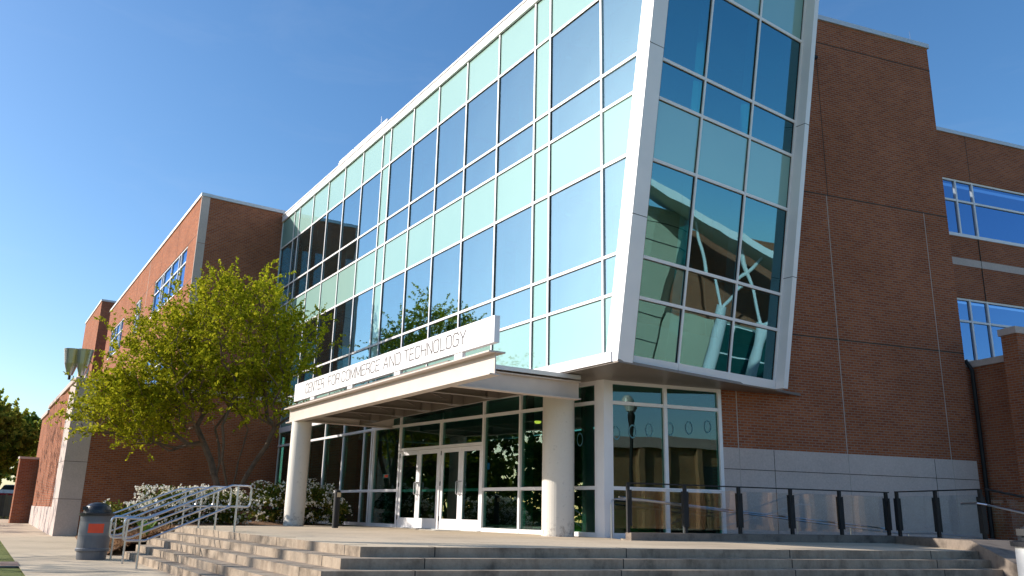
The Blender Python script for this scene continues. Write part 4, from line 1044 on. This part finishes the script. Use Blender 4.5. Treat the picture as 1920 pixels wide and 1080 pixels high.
for k in range(4): car((-64 - k * 4.5, 50 - k * 4, 0), 60, ('silver', 'white', 'dark blue', 'red')[k] + ' car parked out of view left, seen only in the door glass', (SILV, WHT, NAVY, RED)[k], (SILV, WHT, NAVY, RED)[k])

# ------------------------------------------------------------------ across the forecourt (seen mirrored in the glass)
op = thing('stone_and_brick_wing', 'tan stone and brick wing across the forecourt, mirrored in the leaning glass', 'building')
TAN = concrete('tan_stone', (.50, .46, .34), stain=.06, sc_=.5)
mb = MB()
mb.prism([(40, 9.4), (40.0, 11.0), (41.0, 12.6), (46, 12.6), (46, 5), (41.5, 5.2)], -.5, 11.7); mb.build('stone_tower', TAN, op)
mb = MB()
for z in (10.6, 9.3, 5.0, 3.2): mb.prism([(39.98, 9.38), (39.98, 11.02), (40.98, 12.64), (46, 12.64), (46, 4.98), (41.5, 5.18)], z, z + .06)
mb.build('stone_joint', DARK, op)
mb = MB(); mb.prism([(44, 12.7), (44, 24), (50, 24), (50, 12.7)], 5.4, 11.2); mb.prism([(43.8, 12.7), (43.8, 15.9), (48, 15.9), (48, 12.7)], -.5, 5.4); mb.build('brick_wall', BRICK, op)
mb = MB(); mb.prism([(41.2, 12.7), (41.2, 15.9), (44, 15.9), (44, 12.7)], -.5, 5.35); mb.build('tan_wall', TAN, op)
mb = MB(); OG = Fr((41, 15.9), (0, 1), (1, 0))
for z in (.2, 1.7, 3.3, 5.2): mb.box(OG, 0, 9, -.04, .05, z, z + .09)
for q in range(6): mb.box(OG, q * 1.75, q * 1.75 + .09, -.045, .055, 0, 5.3)
mb.build('glazing_frame', WHITE, op)
mb = MB(); mb.box(OG, 0, 9, .0, .02, 0, 5.2); mb.build('glazing', plain('dark_teal_glass', (.01, .06, .055), .1), op)
wc = thing('white_entrance_canopy', 'white sloping canopy on forked columns across the forecourt', 'canopy', (37, 17, 0))
mb = MB(); mb.prism([(36.5, 9.5), (36.5, 21.5), (41.5, 21.5), (41.5, 9.5)], [12.9, 8.9, 8.5, 12.4], [13.3, 9.3, 9.3, 13.3]); keep(mb.build('roof', WHITE), wc)
for yy in (16.4, 19.4):
    mb = MB(); mb.tube([(38, yy, 0), (38, yy, 6.2)], .36, 20); keep(mb.build('column', WHITE), wc)
    for q in (-1, 1):
        mb = MB(); zt = 11.6 if q < 0 else 9.6; mb.tube([(38, yy, 6.0), (38, yy + q * 2.4, zt - (yy - 16.4) * .33)], .10, 12); keep(mb.build('strut', WHITE), wc)
lb = thing('low_brick_building', 'low tan brick building with white fascia across the forecourt', 'building', (45, -14, 0))
mb = MB(); LBF = Fr((30, -13), (.966, .26), (.26, -.966))
mb.box(LBF, 0, 60, 0, 10, -.3, 6.1); keep(mb.build('brick_wall', BRICK2), lb)
mb = MB(); mb.box(LBF, -.5, 60.5, -.5, 10.5, 6.1, 6.9); keep(mb.build('fascia', STONE), lb)
mb = MB()
for q in range(16): mb.box(LBF, 8 + q * 3.2, 8.5 + q * 3.2, -.45, 0, -.3, 6.1)
keep(mb.build('pilaster', BRICK2), lb)
mb = MB()
for q in range(7): mb.box(LBF, 14.5 + q * 6.4, 16.9 + q * 6.4, -.05, 0, .5, 4.8)
keep(mb.build('window', plain('dark_pane', (.02, .03, .04), .1)), lb)
la = thing('globe_street_lamp', 'black street lamp with white globe near the ramp, mirrored in the ground floor glass', 'street lamp', (10.7, 12.6, 0))
MB().lathe((0, 0, 0), [(.16, 0), (.16, .3), (.07, .5), (.055, 4.0), (.09, 4.3), (.13, 4.6), (.10, 4.7)], 20).build('post', BLACK, la)
MB().lathe((0, 0, 0), [(.02, 4.68), (.15, 4.75), (.23, 4.92), (.20, 5.1), (.1, 5.22), (0, 5.25)], 24).build('globe', plain('opal_globe', (.7, .7, .66), .3), la)
